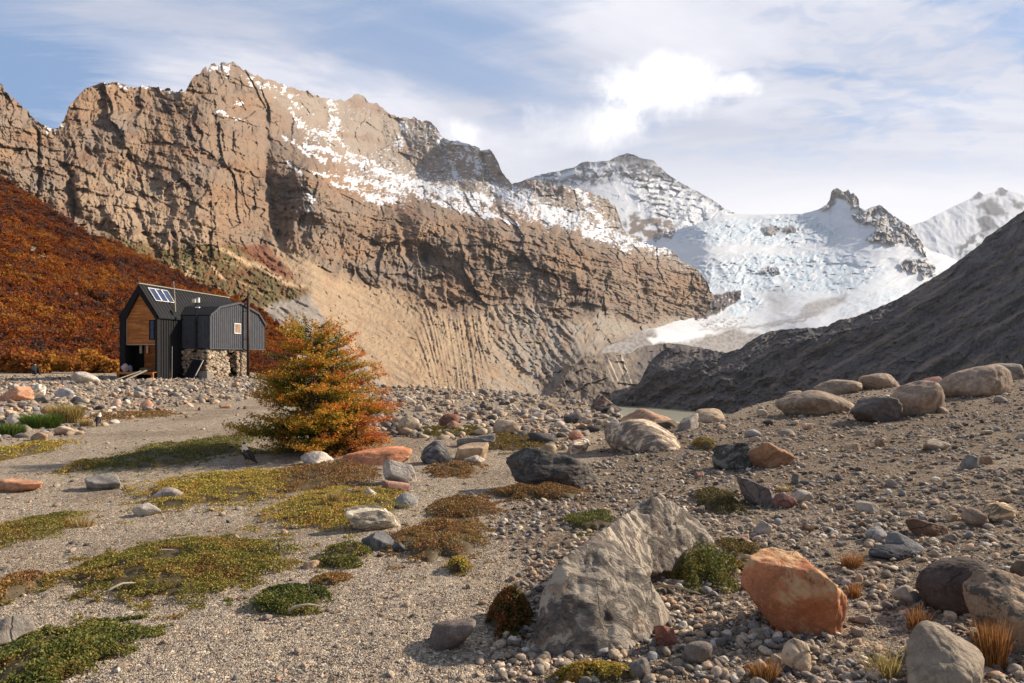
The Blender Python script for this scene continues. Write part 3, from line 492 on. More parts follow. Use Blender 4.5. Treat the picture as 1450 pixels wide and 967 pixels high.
# --- lake --------------------------------------------------------------------------
m, t = newmat('glacial_water'); g_ = t.add('ShaderNodeNewGeometry'); wn = t.noise(g_.outputs['Position'], 0.5, 3, .5)
finish(t, (*S(158, 156, 136), 1), 0.22, wn, 0.15, 0.3, 0.4); M_water = m
lv = np.array([(-500, 400, LZ), (900, 400, LZ), (900, 1600, LZ), (-500, 1600, LZ)]); tag(link('lake', mesh_np('lake', lv, np.array([[0, 1, 2, 3]]), None, False, [M_water])), 'pale green grey glacial lake below the dark slope', 'lake', kind='structure')
# ------------------------------------------------------------------ near ground
def softp(x, s): return s * np.log1p(np.exp(np.clip(x / s, -40, 40)))
def plane_z(x): return 0.09 * softp(np.minimum(x, 30) - 1.2, 0.5)
_vc = pline([(-900, 522), (330, 522), (385, 534), (450, 541), (500, 545), (600, 549), (700, 553), (760, 560), (800, 568), (835, 574), (856, 579), (868, 590), (884, 602), (910, 606), (960, 606), (1000, 603), (1030, 592), (1060, 573), (1100, 566), (1150, 561), (1200, 557), (1250, 551), (1300, 546), (1350, 541), (1400, 536), (1450, 530), (1700, 520)])
_ku = np.linspace(-1.9, 1.9, 800); _yc = np.full(800, 40.0); _vv = (_vc(UC + F * _ku) - HV) / F
for _ in range(60): _yc = 0.5 * _yc + 0.5 * np.clip((EYE - plane_z(_ku * _yc)) / _vv, 8, 110)
_yc = np.convolve(np.pad(_yc, 12, 'edge'), np.hanning(25) / np.hanning(25).sum(), 'valid')
def ground_z(x, y, fine=True):
    x = np.asarray(x, float); y = np.asarray(y, float); yy = np.maximum(y, 1.0)
    yc = np.interp(x / yy, _ku, _yc); s = np.maximum(0, y - yc)
    z = plane_z(x) - np.minimum(0.42 * s * s / (s + 4.0), 78 + 0 * s)
    r = np.hypot(x, y); near = 1 / (1 + (r / 40) ** 2)
    z = z + near * (0.10 * fbm2(x / 5.5, y / 5.5, 3, 201) + 0.035 * fbm2(x / 1.1, y / 1.1, 3, 203)) * (sst(r, 0.5, 3) * .3 + .7 * sst(r, 4.5, 9))
    return z
def project(x, y, z): return UC + F * x / y, HV - F * (z - EYE) / y
def ground_hit(u, v):
    kx = (u - UC) / F; kz = (HV - v) / F; ys = np.exp(np.linspace(math.log(1.2), math.log(130), 1500))
    d = EYE + kz * ys - ground_z(kx * ys, ys); i = int(np.argmax(d < 0)) if (d < 0).any() else int(np.argmin(np.abs(d[:1300])))
    y = ys[i]
    if i > 0 and d[i] < 0: y = ys[i - 1] + (ys[i] - ys[i - 1]) * d[i - 1] / (d[i - 1] - d[i] + 1e-9)
    return kx * y, y, float(ground_z(np.array([kx * y]), np.array([y]))[0])
# coarse stony ground on the right, fine gravel on the left
COARSE = [(760, 1000), (700, 940), (740, 800), (700, 740), (760, 690), (840, 680), (850, 600), (1000, 590), (1500, 500), (1500, 1000)]
def coarse_at(x, y):
    z = ground_z(x, y); u, v = project(x, np.maximum(y, .8), z); wu = u + 25 * fbm2(x * 1.3, y * 1.3, 3, 205); return poly(wu, v, COARSE, 22)
def rubble_at(x, y):
    z = ground_z(x, y); u, v = project(x, np.maximum(y, .8), z); wu = u + 14 * fbm2(x * .6, y * .6, 3, 207); wv = v + 8 * fbm2(x * .6, y * .4, 3, 209)
    return np.maximum(poly(wu, wv, [(-300, 525), (120, 525), (390, 534), (560, 546), (830, 560), (900, 590), (830, 640), (700, 625), (560, 620), (480, 575), (350, 560), (200, 590), (150, 600), (90, 620), (-300, 640)], 8), 0)
ang = np.radians(np.concatenate([np.linspace(-115, -48, 60, endpoint=False), np.linspace(-48, 48, 760), np.linspace(48, 115, 61)[1:]]))
rad = np.concatenate([np.exp(np.linspace(math.log(0.4), math.log(110), 640)), np.exp(np.linspace(math.log(115), math.log(16000), 40))])
A_, R_ = np.meshgrid(ang, rad); gx, gy = R_ * np.sin(A_), -1.5 + R_ * np.cos(A_)
gz = ground_z(gx, gy)
fr = 1 / (1 + (np.hypot(gx, gy) / 25) ** 2); gz = gz + fr * (0.010 * fbm2(gx / .16, gy / .16, 2, 211) + 0.006 * fbm2(gx / .05, gy / .05, 2, 213))
gz = np.maximum(gz, LZ - 6)
co = coarse_at(gx, gy); ru = rubble_at(gx, gy); n = fbm2(gx / 2.2, gy / 2.2, 4, 215); n2 = fbm2(gx / .5, gy / .5, 3, 217)
gc = np.ones(gx.shape + (3,)) * S(168, 157, 142); gc = mixc(gc, S(126, 113, 99), co * 0.9); gc = mixc(gc, S(172, 158, 140), ru * .8); gc = mixc(gc, S(132, 120, 104), sst(n, .0, .4) * .6); gc = mixc(gc, S(168, 157, 142), sst(-n + .5 * n2, .1, .5) * .5)
m, t = newmat('gravel_ground'); at = t.add('ShaderNodeAttribute', attribute_name='Col'); pos = t.add('ShaderNodeNewGeometry').outputs['Position']
def vor(scale):
    warp = t.vmath('ADD', pos, t.vmath('SCALE', t.add('ShaderNodeTexNoise', {'Vector': pos, 'Scale': scale * 1.3}).outputs['Color'], None)); warp.node.inputs[0]
    v = t.add('ShaderNodeTexVoronoi', {'Vector': pos, 'Scale': scale, 'Randomness': 1.0}); return v
va, vb_, vd = vor(95.0), vor(38.0), vor(13.0)
def cellcol(v):
    s_ = t.add('ShaderNodeSeparateColor', {0: v.outputs['Color']}); r = t.add('ShaderNodeValToRGB', {0: s_.outputs[0]}); e = r.color_ramp; e.interpolation = 'CONSTANT'
    e.elements[0].position = 0; e.elements[0].color = (.34, .31, .29, 1); e.elements[1].position = .22; e.elements[1].color = (.75, .7, .66, 1)
    for p_, c_ in ((.45, (1.0, .95, .88, 1)), (.62, (1.3, 1.22, 1.1, 1)), (.76, (1.0, .74, .54, 1)), (.84, (1.9, 1.8, 1.65, 1)), (.93, (.55, .56, .58, 1))): q = e.elements.new(p_); q.color = c_
    return r.outputs[0]
big = t.ramp(t.noise(pos, 7.0, 4, .6), .45, .62)
cellc = t.mix(big, cellcol(va), cellcol(vb_)); cellc = t.mix(t.ramp(t.noise(pos, 1.3, 3, .6), .56, .66, 0, .55), cellc, cellcol(vd))
base = t.mix(0.92, at.outputs['Color'], t.mix(1.0, at.outputs['Color'], cellc, 'MULTIPLY'))
hgt = t.math('SUBTRACT', 0.0, t.math('ADD', t.math('MULTIPLY', va.outputs['Distance'], .6), t.math('MULTIPLY', t.math('MULTIPLY', vb_.outputs['Distance'], big), 1.2)))
finish(t, base, .95, hgt, 0.9, 0.018, .1); M_ground = m
tag(link('ground', mesh_np('ground', np.stack([gx, gy, gz], -1).reshape(-1, 3), gridfaces(*gx.shape), gc.reshape(-1, 3), True, [M_ground])), 'brown grey gravel ground of the moraine plateau', 'ground', kind='structure')

# ------------------------------------------------------------------ stone
def ico(level):
    bm = bmesh.new(); bmesh.ops.create_icosphere(bm, subdivisions=level, radius=1.0)
    v = np.array([x.co[:] for x in bm.verts]); f = np.array([[x.index for x in p.verts] for p in bm.faces]); bm.free(); return v, f
_ICO = {k: ico(k) for k in (1, 2, 3, 4, 5, 6)}
STYLE = dict(round=(8, 12, .12, .05), dome=(7, 10, .10, .05), block=(24, 8, .07, .05), sharp=(40, 6, .06, .06), slab=(18, 8, .10, .05), chip=(40, 7, .03, .02), worn=(13, 9, .12, .07))
def rock_shape(seed, style='block', level=4, dr=0.8, skew=0.0, sink=0.3, detail=1.0):
    r = np.random.default_rng(seed); p, npl, a1, a2 = STYLE[style]; d, f = _ICO[level]
    nrm = r.normal(size=(npl * 2, 3)); nrm /= np.linalg.norm(nrm, axis=1)[:, None]; nrm = np.concatenate([nrm[:npl], -nrm[:npl] + .25 * nrm[npl:]]); nrm /= np.linalg.norm(nrm, axis=1)[:, None]
    h = r.uniform(.62, 1.05, len(nrm)); q = np.maximum(d @ nrm.T / h, 0); rr = (q ** p).sum(1) ** (-1.0 / p)
    P = d * rr[:, None]; o = r.uniform(-50, 50, 3)
    P = P * (1 + a1 * fbm3(P * 1.4 + o, 3))[:, None]
    P = P * (1 + detail * (a2 * fbm3(P * 4.5 + o, 3) + a2 * .9 * (np.abs(fbm3(P * 2.6 + o + 9, 2)) - .15)))[:, None]
    if level >= 5: P = P * (1 + detail * .012 * fbm3(P * 16 + o, 3))[:, None]
    lo, hi = P.min(0), P.max(0); P = (P - (lo + hi) / 2) / (hi - lo)
    P[:, 2] = np.where(P[:, 2] > 0, P[:, 2], P[:, 2]); z = (P[:, 2] + .5) * (1 + sink) - sink
    P[:, 2] = z; P[:, 0] += skew * np.maximum(z, 0) * .5; x0, x1 = P[:, 0].min(), P[:, 0].max(); P[:, 0] = (P[:, 0] - (x0 + x1) / 2) / (x1 - x0); P[:, 1] *= dr
    return P, f
def stone_mat(name, kind):
    m, t = newmat(name); oi = t.add('ShaderNodeObjectInfo'); tcn = t.add('ShaderNodeTexCoord'); geo = t.add('ShaderNodeNewGeometry'); pos = geo.outputs['Position']
    col = oi.outputs['Color']; alpha = oi.outputs['Alpha']
    n1 = t.noise(pos, 3.0, 6, .62, .8); n2 = t.noise(pos, 14.0, 6, .68, .4); n3 = t.noise(pos, 60.0, 4, .6); n4 = t.noise(pos, 160.0, 2, .6)
    c = t.mix(t.ramp(n1, .35, .65), t.mix(1.0, col, (.66, .63, .62), 'MULTIPLY'), t.mix(1.0, col, (1.22, 1.18, 1.12), 'MULTIPLY'))
    c = t.mix(t.ramp(n2, .42, .66, 0, .75), c, t.mix(1.0, col, (.52, .47, .44), 'MULTIPLY'))
    c = t.mix(t.ramp(n3, .52, .68, 0, .35), c, t.mix(1.0, col, (1.5, 1.45, 1.36), 'MULTIPLY'))
    c = t.mix(t.ramp(n4, .56, .66, 0, .3), c, t.mix(1.0, col, (.38, .36, .36), 'MULTIPLY'))
    up = t.add('ShaderNodeSeparateXYZ', {0: geo.outputs['Normal']}).outputs[2]
    wv_ = t.vmath('ADD', pos, t.vmath('SCALE', t.add('ShaderNodeTexNoise', {'Vector': pos, 'Scale': 5.0, 'Detail': 4.0}).outputs['Color'])); wv_.node.inputs[1].links[0].from_node.inputs['Scale'].default_value = .12; vc_ = t.add('ShaderNodeTexVoronoi', {'Vector': wv_, 'Scale': 2.6}, feature='DISTANCE_TO_EDGE'); crk = t.math('MULTIPLY', t.ramp(vc_.outputs['Distance'], .0, .022, 1, 0), t.ramp(t.noise(pos, 2.2, 3, .6), .46, .60)); c = t.mix(t.math('MULTIPLY', crk, .5), c, t.mix(1.0, col, (.25, .23, .22), 'MULTIPLY'))
    li = t.math('MULTIPLY', t.ramp(t.math('ADD', t.noise(pos, 9.0, 6, .72), t.math('MULTIPLY', up, .06)), .53, .58), t.math('SUBTRACT', 1.0, alpha))
    c = t.mix(li, c, (.045, .045, .042))
    hh = t.math('ADD', t.math('ADD', t.math('MULTIPLY', n2, .7), t.math('MULTIPLY', n3, .22)), t.math('ADD', t.math('MULTIPLY', n4, .10), t.math('SUBTRACT', t.math('MULTIPLY', n1, .6), t.math('MULTIPLY', crk, .35))))
    if kind == 'vein':
        mp = t.add('ShaderNodeMapping', {0: pos}); mp.inputs['Rotation'].default_value = (.5, .65, .35); mp.inputs['Scale'].default_value = (1.6, 8.0, 3.4)
        vn = t.noise(mp.outputs[0], 1.2, 9, .7, 1.4); vn2 = t.noise(mp.outputs[0], 4.0, 6, .7, .6)
        c = t.mix(t.ramp(vn, .50, .57, 0, 1), c, t.mix(1.0, col, (2.3, 2.2, 2.0), 'MULTIPLY')); c = t.mix(t.ramp(vn, .36, .46, .9, 0), c, t.mix(1.0, col, (.30, .28, .27), 'MULTIPLY'))
        c = t.mix(t.ramp(vn2, .58, .72, 0, .6), c, (.10, .09, .085)); c = t.mix(t.ramp(t.noise(pos, 3.5, 4, .6), .60, .68, 0, .6), c, (.30, .18, .11))
        hh = t.math('ADD', hh, t.math('ADD', t.math('MULTIPLY', vn, 1.4), t.math('MULTIPLY', vn2, .5)))
    if kind == 'iron':
        c = t.mix(t.ramp(t.math('ADD', t.noise(pos, 4.0, 6, .65, .8), t.math('MULTIPLY', up, .10)), .50, .66, 0, .8), c, S(206, 172, 128)); c = t.mix(t.ramp(t.noise(pos, 6.0, 5, .7), .60, .70, 0, .8), c, S(92, 66, 48)); c = t.mix(t.ramp(t.noise(pos, 2.5, 5, .6), .52, .62, 0, .6), c, S(164, 92, 58))
    finish(t, c, .88, hh, .9, .05 if kind == 'vein' else .03, .2); return m
M_stone = stone_mat('stone', 'plain'); M_vein = stone_mat('veined_stone', 'vein'); M_iron = stone_mat('iron_stained_stone', 'iron')
BLACKLISTED = []
ROCK_SPOTS = []
def place_rock(u0, u1, vt, vb, tint, style, seed, label, dr=.85, skew=0.0, rz=0.0, lichen=0.0, sink=.3, mat=None, name='boulder', cat='boulder', group=None):
    W = u1 - u0; x, y, z = ground_hit((u0 + u1) / 2, vb); w_ = W / F * y; h_ = max((vb - vt) / F * y, .015)
    yc = y + .30 * w_ * dr; xc = x * yc / y; w_ *= yc / y
    lev = 6 if W > 110 else 5 if W > 45 else 4 if W > 16 else 3
    P, f = rock_shape(seed, style, lev, dr, skew, sink, 1.0)
    if rz:
        c_, s_ = math.cos(rz), math.sin(rz); P[:, :2] = P[:, :2] @ np.array([[c_, s_], [-s_, c_]]); P[:, 0] /= np.ptp(P[:, 0])
    P = P * np.array([w_, w_, h_ * 1.03])
    o = link(name, mesh_np(name, P, f, None, True, [mat or (M_vein if seed % 3 == 0 and style in ('sharp', 'worn', 'block') else M_stone)])); zc = float(ground_z(np.array([xc]), np.array([yc]))[0]); o.location = (xc, yc, min(z, zc) - .04 * h_)
    gm = tint.mean(); tint = gm + (tint - gm) * .82; o.color = (*np.clip(tint * 1.12, 0, .8), 1.0 - lichen); tag(o, label, cat, group); ROCK_SPOTS.append((xc, yc, w_ * .5)); return o
GREY = S(126, 122, 118); PALE = S(178, 166, 150); WARM = S(160, 136, 110); BROWN = S(112, 92, 78); DARK = S(88, 84, 82); ORANGE = S(196, 122, 72); PINK = S(168, 126, 108); RUST = S(150, 96, 70); WHITE = S(196, 186, 172)
R = place_rock
R(1048, 1190, 790, 898, ORANGE, 'sharp', 133, 'large orange boulder with pale yellow top on the dark gravel', .8, -.15, mat=M_iron)
R(1300, 1412, 797, 868, S(84, 72, 66), 'round', 203, 'dark brown smooth boulder overhanging the black soil at right', .8, .2, sink=.2)
R(1372, 1500, 818, 925, S(158, 134, 108), 'worn', 305, 'pitted tan and black boulder cut by the right edge of the picture', .8, 0, 0, .8)
R(1268, 1408, 900, 1000, S(150, 136, 116), 'dome', 407, 'smooth speckled grey tan boulder at the bottom right corner', .9)
R(716, 848, 634, 694, S(104, 98, 92), 'worn', 512, 'long dark lichen covered boulder lying across the gravel path', .55, 0, 0, .75, sink=.25)
R(605, 675, 880, 922, S(124, 112, 104), 'dome', 604, 'low rounded grey brown rock in the shadow of the big veined boulder', .9)
R(-30, 46, 878, 912, S(150, 142, 130), 'slab', 703, 'flat pale rock at the left edge beside the round green mat', .9)
R(541, 590, 651, 684, WHITE, 'sharp', 812, 'pale pyramid shaped rock with one shaded face below the orange slab', .7, -.2)
R(540, 580, 680, 700, PINK, 'block', 905, 'pinkish brown rock directly in front of the pale pyramid rock', .8)
R(511, 547, 694, 712, WHITE, 'slab', 1002, 'flat white stone sunk in the yellow green mat', .8)
R(556, 592, 699, 719, S(170, 168, 160), 'round', 1104, 'small rounded pale grey stone at the end of the yellow green mat', .8)
R(492, 566, 717, 751, S(180, 168, 148), 'worn', 1206, 'cream boulder with dark cracks at the front of the yellow green mat', .7, -.2, 0, .3)
R(512, 558, 755, 779, S(112, 114, 116), 'sharp', 1301, 'dark grey rock with a bright right face beside the rust coloured mat', .7, -.2)
R(555, 575, 768, 782, S(104, 106, 110), 'block', 1405, 'small dark grey stone touching the rust coloured mat', .8)
R(427, 452, 795, 805, S(196, 164, 124), 'slab', 1502, 'small flat yellowish stone beside the small green mat', .8)
R(188, 228, 713, 730, WHITE, 'slab', 1603, 'white flat slab on the fine gravel near the yellow mats', .6)
R(219, 262, 692, 710, S(176, 164, 152), 'dome', 1704, 'pale domed rock half buried in the yellow mat', .8)
R(-20, 64, 679, 696, S(206, 146, 104), 'slab', 1801, 'flat orange slab on the gravel at the left edge', .5)
R(118, 178, 673, 693, S(148, 142, 132), 'slab', 1905, 'low grey flat rock set in the fine gravel at left', .7)
R(484, 584, 636, 657, S(212, 138, 90), 'slab', 2007, 'long flat bright orange slab beside the autumn tree', .6)
R(427, 470, 640, 657, WHITE, 'slab', 2102, 'white flat slab in front of the autumn tree', .7)
R(596, 641, 624, 656, S(112, 110, 110), 'round', 2203, 'rounded dark grey boulder with pale streaks on the grass', .8, mat=M_vein)
R(642, 692, 628, 651, S(184, 158, 126), 'block', 2305, 'tan block shaped boulder right of the streaked grey one', .7)
R(655, 687, 645, 658, PALE, 'slab', 2404, 'flat pale stone at the foot of the tan block', .7)
R(563, 596, 588, 614, S(186, 168, 140), 'block', 2501, 'upright cream boulder right of the autumn tree', .8)
R(622, 650, 586, 606, S(142, 96, 76), 'round', 2602, 'red brown round boulder on the stone field', .8)
R(632, 658, 596, 612, S(172, 126, 98), 'block', 2603, 'smaller orange brown stone leaning on the red round boulder', .8)
R(645, 702, 614, 633, S(138, 134, 128), 'slab', 2705, 'flat grey rock behind the tan block', .6)
R(698, 737, 594, 614, S(180, 160, 132), 'sharp', 2806, 'slanting tan boulder in the middle of the stone field', .7, .2)
R(747, 790, 612, 630, S(96, 92, 92), 'worn', 2903, 'dark grey low boulder behind the long lichen covered one', .7)
R(762, 788, 628, 642, S(188, 162, 128), 'dome', 3001, 'small tan stone peeping over the long dark boulder', .7)
R(803, 834, 624, 642, S(198, 172, 146), 'block', 3102, 'pale pink stone behind the right end of the long dark boulder', .7)
R(836, 868, 559, 581, S(120, 100, 88), 'sharp', 3204, 'pointed brown rock standing on the plateau rim before the lake', .7, -.1, sink=.2)
R(850, 882, 569, 583, S(92, 86, 84), 'worn', 3207, 'dark lump leaning against the pointed rock on the rim', .7)
R(798, 824, 585, 600, S(92, 90, 90), 'round', 3301, 'dark round boulder on the bare flat near the rim', .8)
R(816, 838, 590, 601, S(168, 150, 130), 'dome', 3303, 'tan stone touching the dark round boulder near the rim', .8)
R(804, 827, 610, 623, S(190, 132, 100), 'dome', 3402, 'orange pink stone between the rim and the long dark boulder', .8)
R(857, 962, 595, 638, S(168, 150, 130), 'dome', 3505, 'long smooth tan outcrop sloping up to the right', .9, .5, mat=M_vein)
R(880, 964, 575, 600, S(182, 142, 108), 'slab', 3603, 'orange tinted outcrop in front of the lake', .8, .2)
R(924, 962, 595, 607, S(118, 110, 98), 'slab', 3701, 'low dark outcrop behind the long smooth one', .7)
R(956, 992, 586, 609, S(160, 150, 140), 'sharp', 3802, 'grey triangular rock between the outcrop and the cream dome', .7, .1)
R(979, 1026, 577, 598, S(196, 170, 138), 'dome', 3904, 'cream dome shaped boulder at the edge of the lake view', .8)
R(1008, 1072, 626, 664, S(96, 94, 90), 'worn', 4005, 'black mottled boulder with an orange stain on the slope', .7, 0, 0, .7)
R(1048, 1126, 624, 662, S(172, 128, 92), 'sharp', 4103, 'tan boulder with a sharp sunlit crest beside the black mottled one', .7, .25)
R(1094, 1119, 648, 659, S(196, 140, 100), 'slab', 4201, 'small orange flat stone at the foot of the tan crested boulder', .6)
R(1042, 1108, 675, 716, S(116, 106, 102), 'sharp', 4307, 'tilted grey slab with a straight dark face on the slope', .6, .1)
R(1094, 1126, 700, 719, S(150, 104, 92), 'block', 4402, 'dull red stone beside the tilted grey slab', .7)
R(1120, 1150, 694, 711, WHITE, 'dome', 4504, 'white topped stone right of the dull red one', .7)
R(1100, 1214, 553, 588, S(158, 138, 116), 'dome', 4606, 'long low tan boulder at the left of the ridge boulders', .7, 0, sink=.35)
R(1202, 1273, 560, 598, S(108, 98, 92), 'worn', 4703, 'dark grey brown boulder in front of the round cracked one', .8, .1)
R(1258, 1343, 538, 588, S(164, 140, 118), 'round', 4805, 'round tan boulder with a curved crack on the ridge', .8)
R(1333, 1434, 515, 562, S(166, 144, 122), 'dome', 4907, 'largest smooth tan boulder on top of the gravel ridge', .8)
R(1404, 1450, 514, 538, S(150, 134, 118), 'dome', 5001, 'tan boulder half hidden behind the largest ridge boulder', .8)
R(1152, 1226, 538, 558, S(160, 140, 118), 'dome', 5104, 'flat topped tan boulder behind the long low one', .8)
R(1214, 1275, 528, 550, S(162, 140, 118), 'dome', 5203, 'rounded tan boulder behind the round cracked one', .8)
R(1112, 1148, 553, 568, S(172, 150, 124), 'dome', 5302, 'small cream boulder at the lower end of the ridge boulders', .8)
R(1298, 1338, 533, 545, S(142, 98, 84), 'slab', 5401, 'reddish flat rock between the two biggest ridge boulders', .7)
R(1210, 1247, 711, 726, S(176, 164, 146), 'slab', 5502, 'flat pale slab alone on the brown gravel slope', .5)
R(1256, 1309, 757, 786, S(130, 130, 130), 'block', 5605, 'blue grey block with a pale top right of the orange boulder', .7)
R(1226, 1256, 747, 766, S(156, 154, 152), 'round', 5704, 'light grey round stone upslope of the orange boulder', .8)
R(1106, 1148, 909, 951, S(186, 162, 132), 'round', 5803, 'cream egg shaped stone in front of the orange boulder', .8)
R(1264, 1306, 832, 856, S(158, 146, 130), 'block', 5903, 'tan grey block left of the dark brown overhanging boulder', .7)
R(1362, 1386, 644, 664, S(128, 124, 118), 'dome', 6002, 'grey cone shaped stone alone high on the gravel slope', .8)
R(1306, 1346, 622, 638, S(176, 158, 136), 'sharp', 6103, 'pale cream wedge stone on the gravel slope below the ridge boulders', .7)
R(1286, 1338, 737, 758, S(116, 88, 66), 'slab', 6204, 'flat rusty brown slab on the stony slope', .6)
R(964, 1008, 909, 940, S(134, 124, 114), 'round', 6304, 'grey brown round stone at the foot of the veined boulder', .8)
R(1066, 1092, 738, 758, S(190, 176, 160), 'block', 6401, 'pale pinkish stone above the orange boulder', .8)
R(926, 958, 884, 917, S(164, 106, 82), 'sharp', 6505, 'red angular stone touching the right foot of the veined boulder', .7)
R(888, 922, 934, 960, S(130, 124, 118), 'round', 6603, 'small grey stone at the bottom edge below the veined boulder', .8)
R(103, 140, 526, 543, WHITE, 'dome', 6703, 'big white boulder just left of the hut', .8)
R(38, 64, 543, 563, WHITE, 'sharp', 6804, 'white upright rock left of the straw coloured grass clump', .7)
R(2, 48, 547, 568, S(206, 148, 108), 'slab', 6901, 'orange rock in the stone field at the left edge', .7)
R(78, 106, 549, 564, S(176, 176, 176), 'slab', 7005, 'long light grey stone behind the straw coloured grass clump', .6, .3)
R(100, 121, 561, 573, S(96, 96, 98), 'sharp', 7102, 'small dark grey rock right of the straw coloured grass clump', .7)
R(75, 107, 603, 616, S(204, 176, 146), 'dome', 7203, 'pale cream stone in front of the green grass clump', .7)
R(44, 69, 612, 624, S(176, 146, 116), 'dome', 7304, 'tan low stone on the grass left of the pale cream one', .7)
R(6, 32, 585, 601, WHITE, 'block', 7405, 'white mottled stone at the left edge beside the green grass clump', .8, lichen=.4)
R(186, 206, 546, 562, S(150, 152, 152), 'sharp', 7503, 'light grey pointed rock below the leaning planks', .8)
R(200, 216, 566, 577, S(212, 156, 122), 'round', 7602, 'orange round stone in the rubble below the hut', .8)
R(157, 172, 565, 576, S(206, 166, 142), 'round', 7703, 'pink round stone near the bird with the pale chest', .8)
R(1365, 1400, 722, 745, S(150, 128, 106), 'round', 7801, 'brown pair stone high on the right slope near the edge', .8)
R(1392, 1440, 715, 738, S(170, 146, 112), 'block', 7905, 'yellowish block at the right edge of the stony slope', .8)
R(1428, 1475, 795, 815, S(120, 100, 78), 'slab', 8002, 'dark brown flat stone cut by the right edge', .7)
R(1232, 1300, 775, 792, S(84, 84, 90), 'round', 8103, 'low dark blue grey stone below the blue grey block', .6)
R(1000, 1026, 776, 800, S(176, 168, 158), 'block', 8203, 'white grey stone between the veined boulder and the orange one', .7)
# the big two-humped boulder in front: chunks fused into one surface
def fused(name, hulls, voxel, disp, mat, col, seed):
    bm = bmesh.new()
    for pts in hulls:
        vs_ = [bm.verts.new(Vector(((u - UC) / F * y, y, EYE + (HV - v) / F * y))) for u, v, y in pts]
        r_ = bmesh.ops.convex_hull(bm, input=vs_); bmesh.ops.delete(bm, geom=list({g_ for g_ in r_['geom_interior'] + r_['geom_unused'] if isinstance(g_, bmesh.types.BMVert)}), context='VERTS')
    me = bpy.data.meshes.new(name); bmesh.ops.recalc_face_normals(bm, faces=bm.faces); bm.to_mesh(me); bm.free(); o = link(name, me); md = o.modifiers.new('r', 'REMESH'); md.mode = 'VOXEL'; md.voxel_size = voxel
    sm = o.modifiers.new('s', 'SMOOTH'); sm.iterations = 4; sm.factor = .5
    dg = bpy.context.evaluated_depsgraph_get(); m2 = bpy.data.meshes.new_from_object(o.evaluated_get(dg)); o.modifiers.clear(); o.data = m2; bpy.data.meshes.remove(me)
    n_ = len(m2.vertices); co_ = np.empty(n_ * 3, np.float32); m2.vertices.foreach_get('co', co_); P = co_.reshape(-1, 3).astype(float); nr = np.empty(n_ * 3, np.float32); m2.vertices.foreach_get('normal', nr); nr = nr.reshape(-1, 3)
    q = P @ np.array([[.8, .5, .33], [-.6, .7, .4], [.0, -.5, .85]]); lay = fbm3(q * np.array([1.2, 7.0, 2.6]) + seed, 5, 3)
    cr = fbm3(q * np.array([2.0, 5.0, 3.0]) + seed + 5, 4); crack = -np.exp(-(cr / .045) ** 2)
    d = disp * (1.2 * fbm3(P * 2.6 + seed, 4) + 1.5 * lay + .45 * crack + .25 * fbm3(P * 15, 3) + .16 * fbm3(P * 40, 2)); P = P + nr * d[:, None]
    m2.vertices.foreach_set('co', P.astype(np.float32).ravel()); m2.polygons.foreach_set('use_smooth', np.ones(len(m2.polygons), bool)); m2.materials.clear(); m2.materials.append(mat); m2.update(); o.color = col; return o
hero = fused('boulder', [
    [(750, 950, 3.86), (786, 975, 3.76), (885, 945, 3.86), (955, 885, 4.25), (756, 900, 4.20), (768, 835, 3.98), (795, 788, 4.04), (830, 763, 4.14), (872, 766, 4.28), (912, 806, 4.22), (942, 850, 4.22), (845, 800, 5.0), (900, 840, 4.9)],
    [(925, 702, 5.2), (904, 709, 5.22), (958, 711, 5.32), (986, 735, 5.38), (1013, 768, 5.36), (1012, 800, 5.3), (945, 812, 5.0), (900, 815, 4.85), (882, 735, 5.5), (850, 752, 5.1), (1000, 752, 5.9), (836, 790, 4.9), (920, 760, 5.9)],
    [(830, 766, 4.16), (905, 713, 5.2), (876, 738, 5.2), (905, 800, 4.7), (850, 830, 4.25), (925, 800, 4.85), (860, 770, 5.1), (915, 850, 4.7)]], .016, .019, M_vein, (*S(138, 130, 121), .8), 4.0)
tag(hero, 'largest grey boulder with pale veins and two humps in the foreground', 'boulder'); ROCK_SPOTS += [(.5, 4.15, .45), (.8, 4.6, .4), (1.25, 5.2, .5)]

# loose stones one can tell apart: copies of a few shapes on the open ground
protos = []
for i in range(14):
    P, f = rock_shape(9000 + i, ('block', 'round', 'sharp', 'slab', 'worn')[i % 5], 4, .85, 0, .25); protos.append(mesh_np('stone', P, f, None, True, [M_stone]))
ST = [('stones on the stony slope', 'fist sized stone loose on the stony slope right of the veined boulder', lambda g: (g.uniform(960, 1450), g.uniform(600, 960)), 70, (9, 24), .95),
      ('stones in the rubble before the hut', 'pale angular stone in the rubble between the hut and the bird', lambda g: (g.uniform(0, 350), g.uniform(542, 592)), 70, (6, 17), 1.05),
      ('stones on the middle stone field', 'weathered stone on the stone field between the autumn tree and the rim', lambda g: (g.uniform(545, 850), g.uniform(556, 625)), 60, (6, 17), 1.0),
      ('stones on the gravel path', 'small stone lying loose on the fine gravel of the path', lambda g: (g.uniform(0, 720), g.uniform(660, 960)), 16, (6, 13), .95)]
PAL = [S(186, 172, 154), S(160, 150, 138), S(140, 133, 126), S(196, 172, 144), S(172, 142, 118), S(118, 110, 106), S(206, 194, 178), S(156, 124, 106)]
g = np.random.default_rng(5)
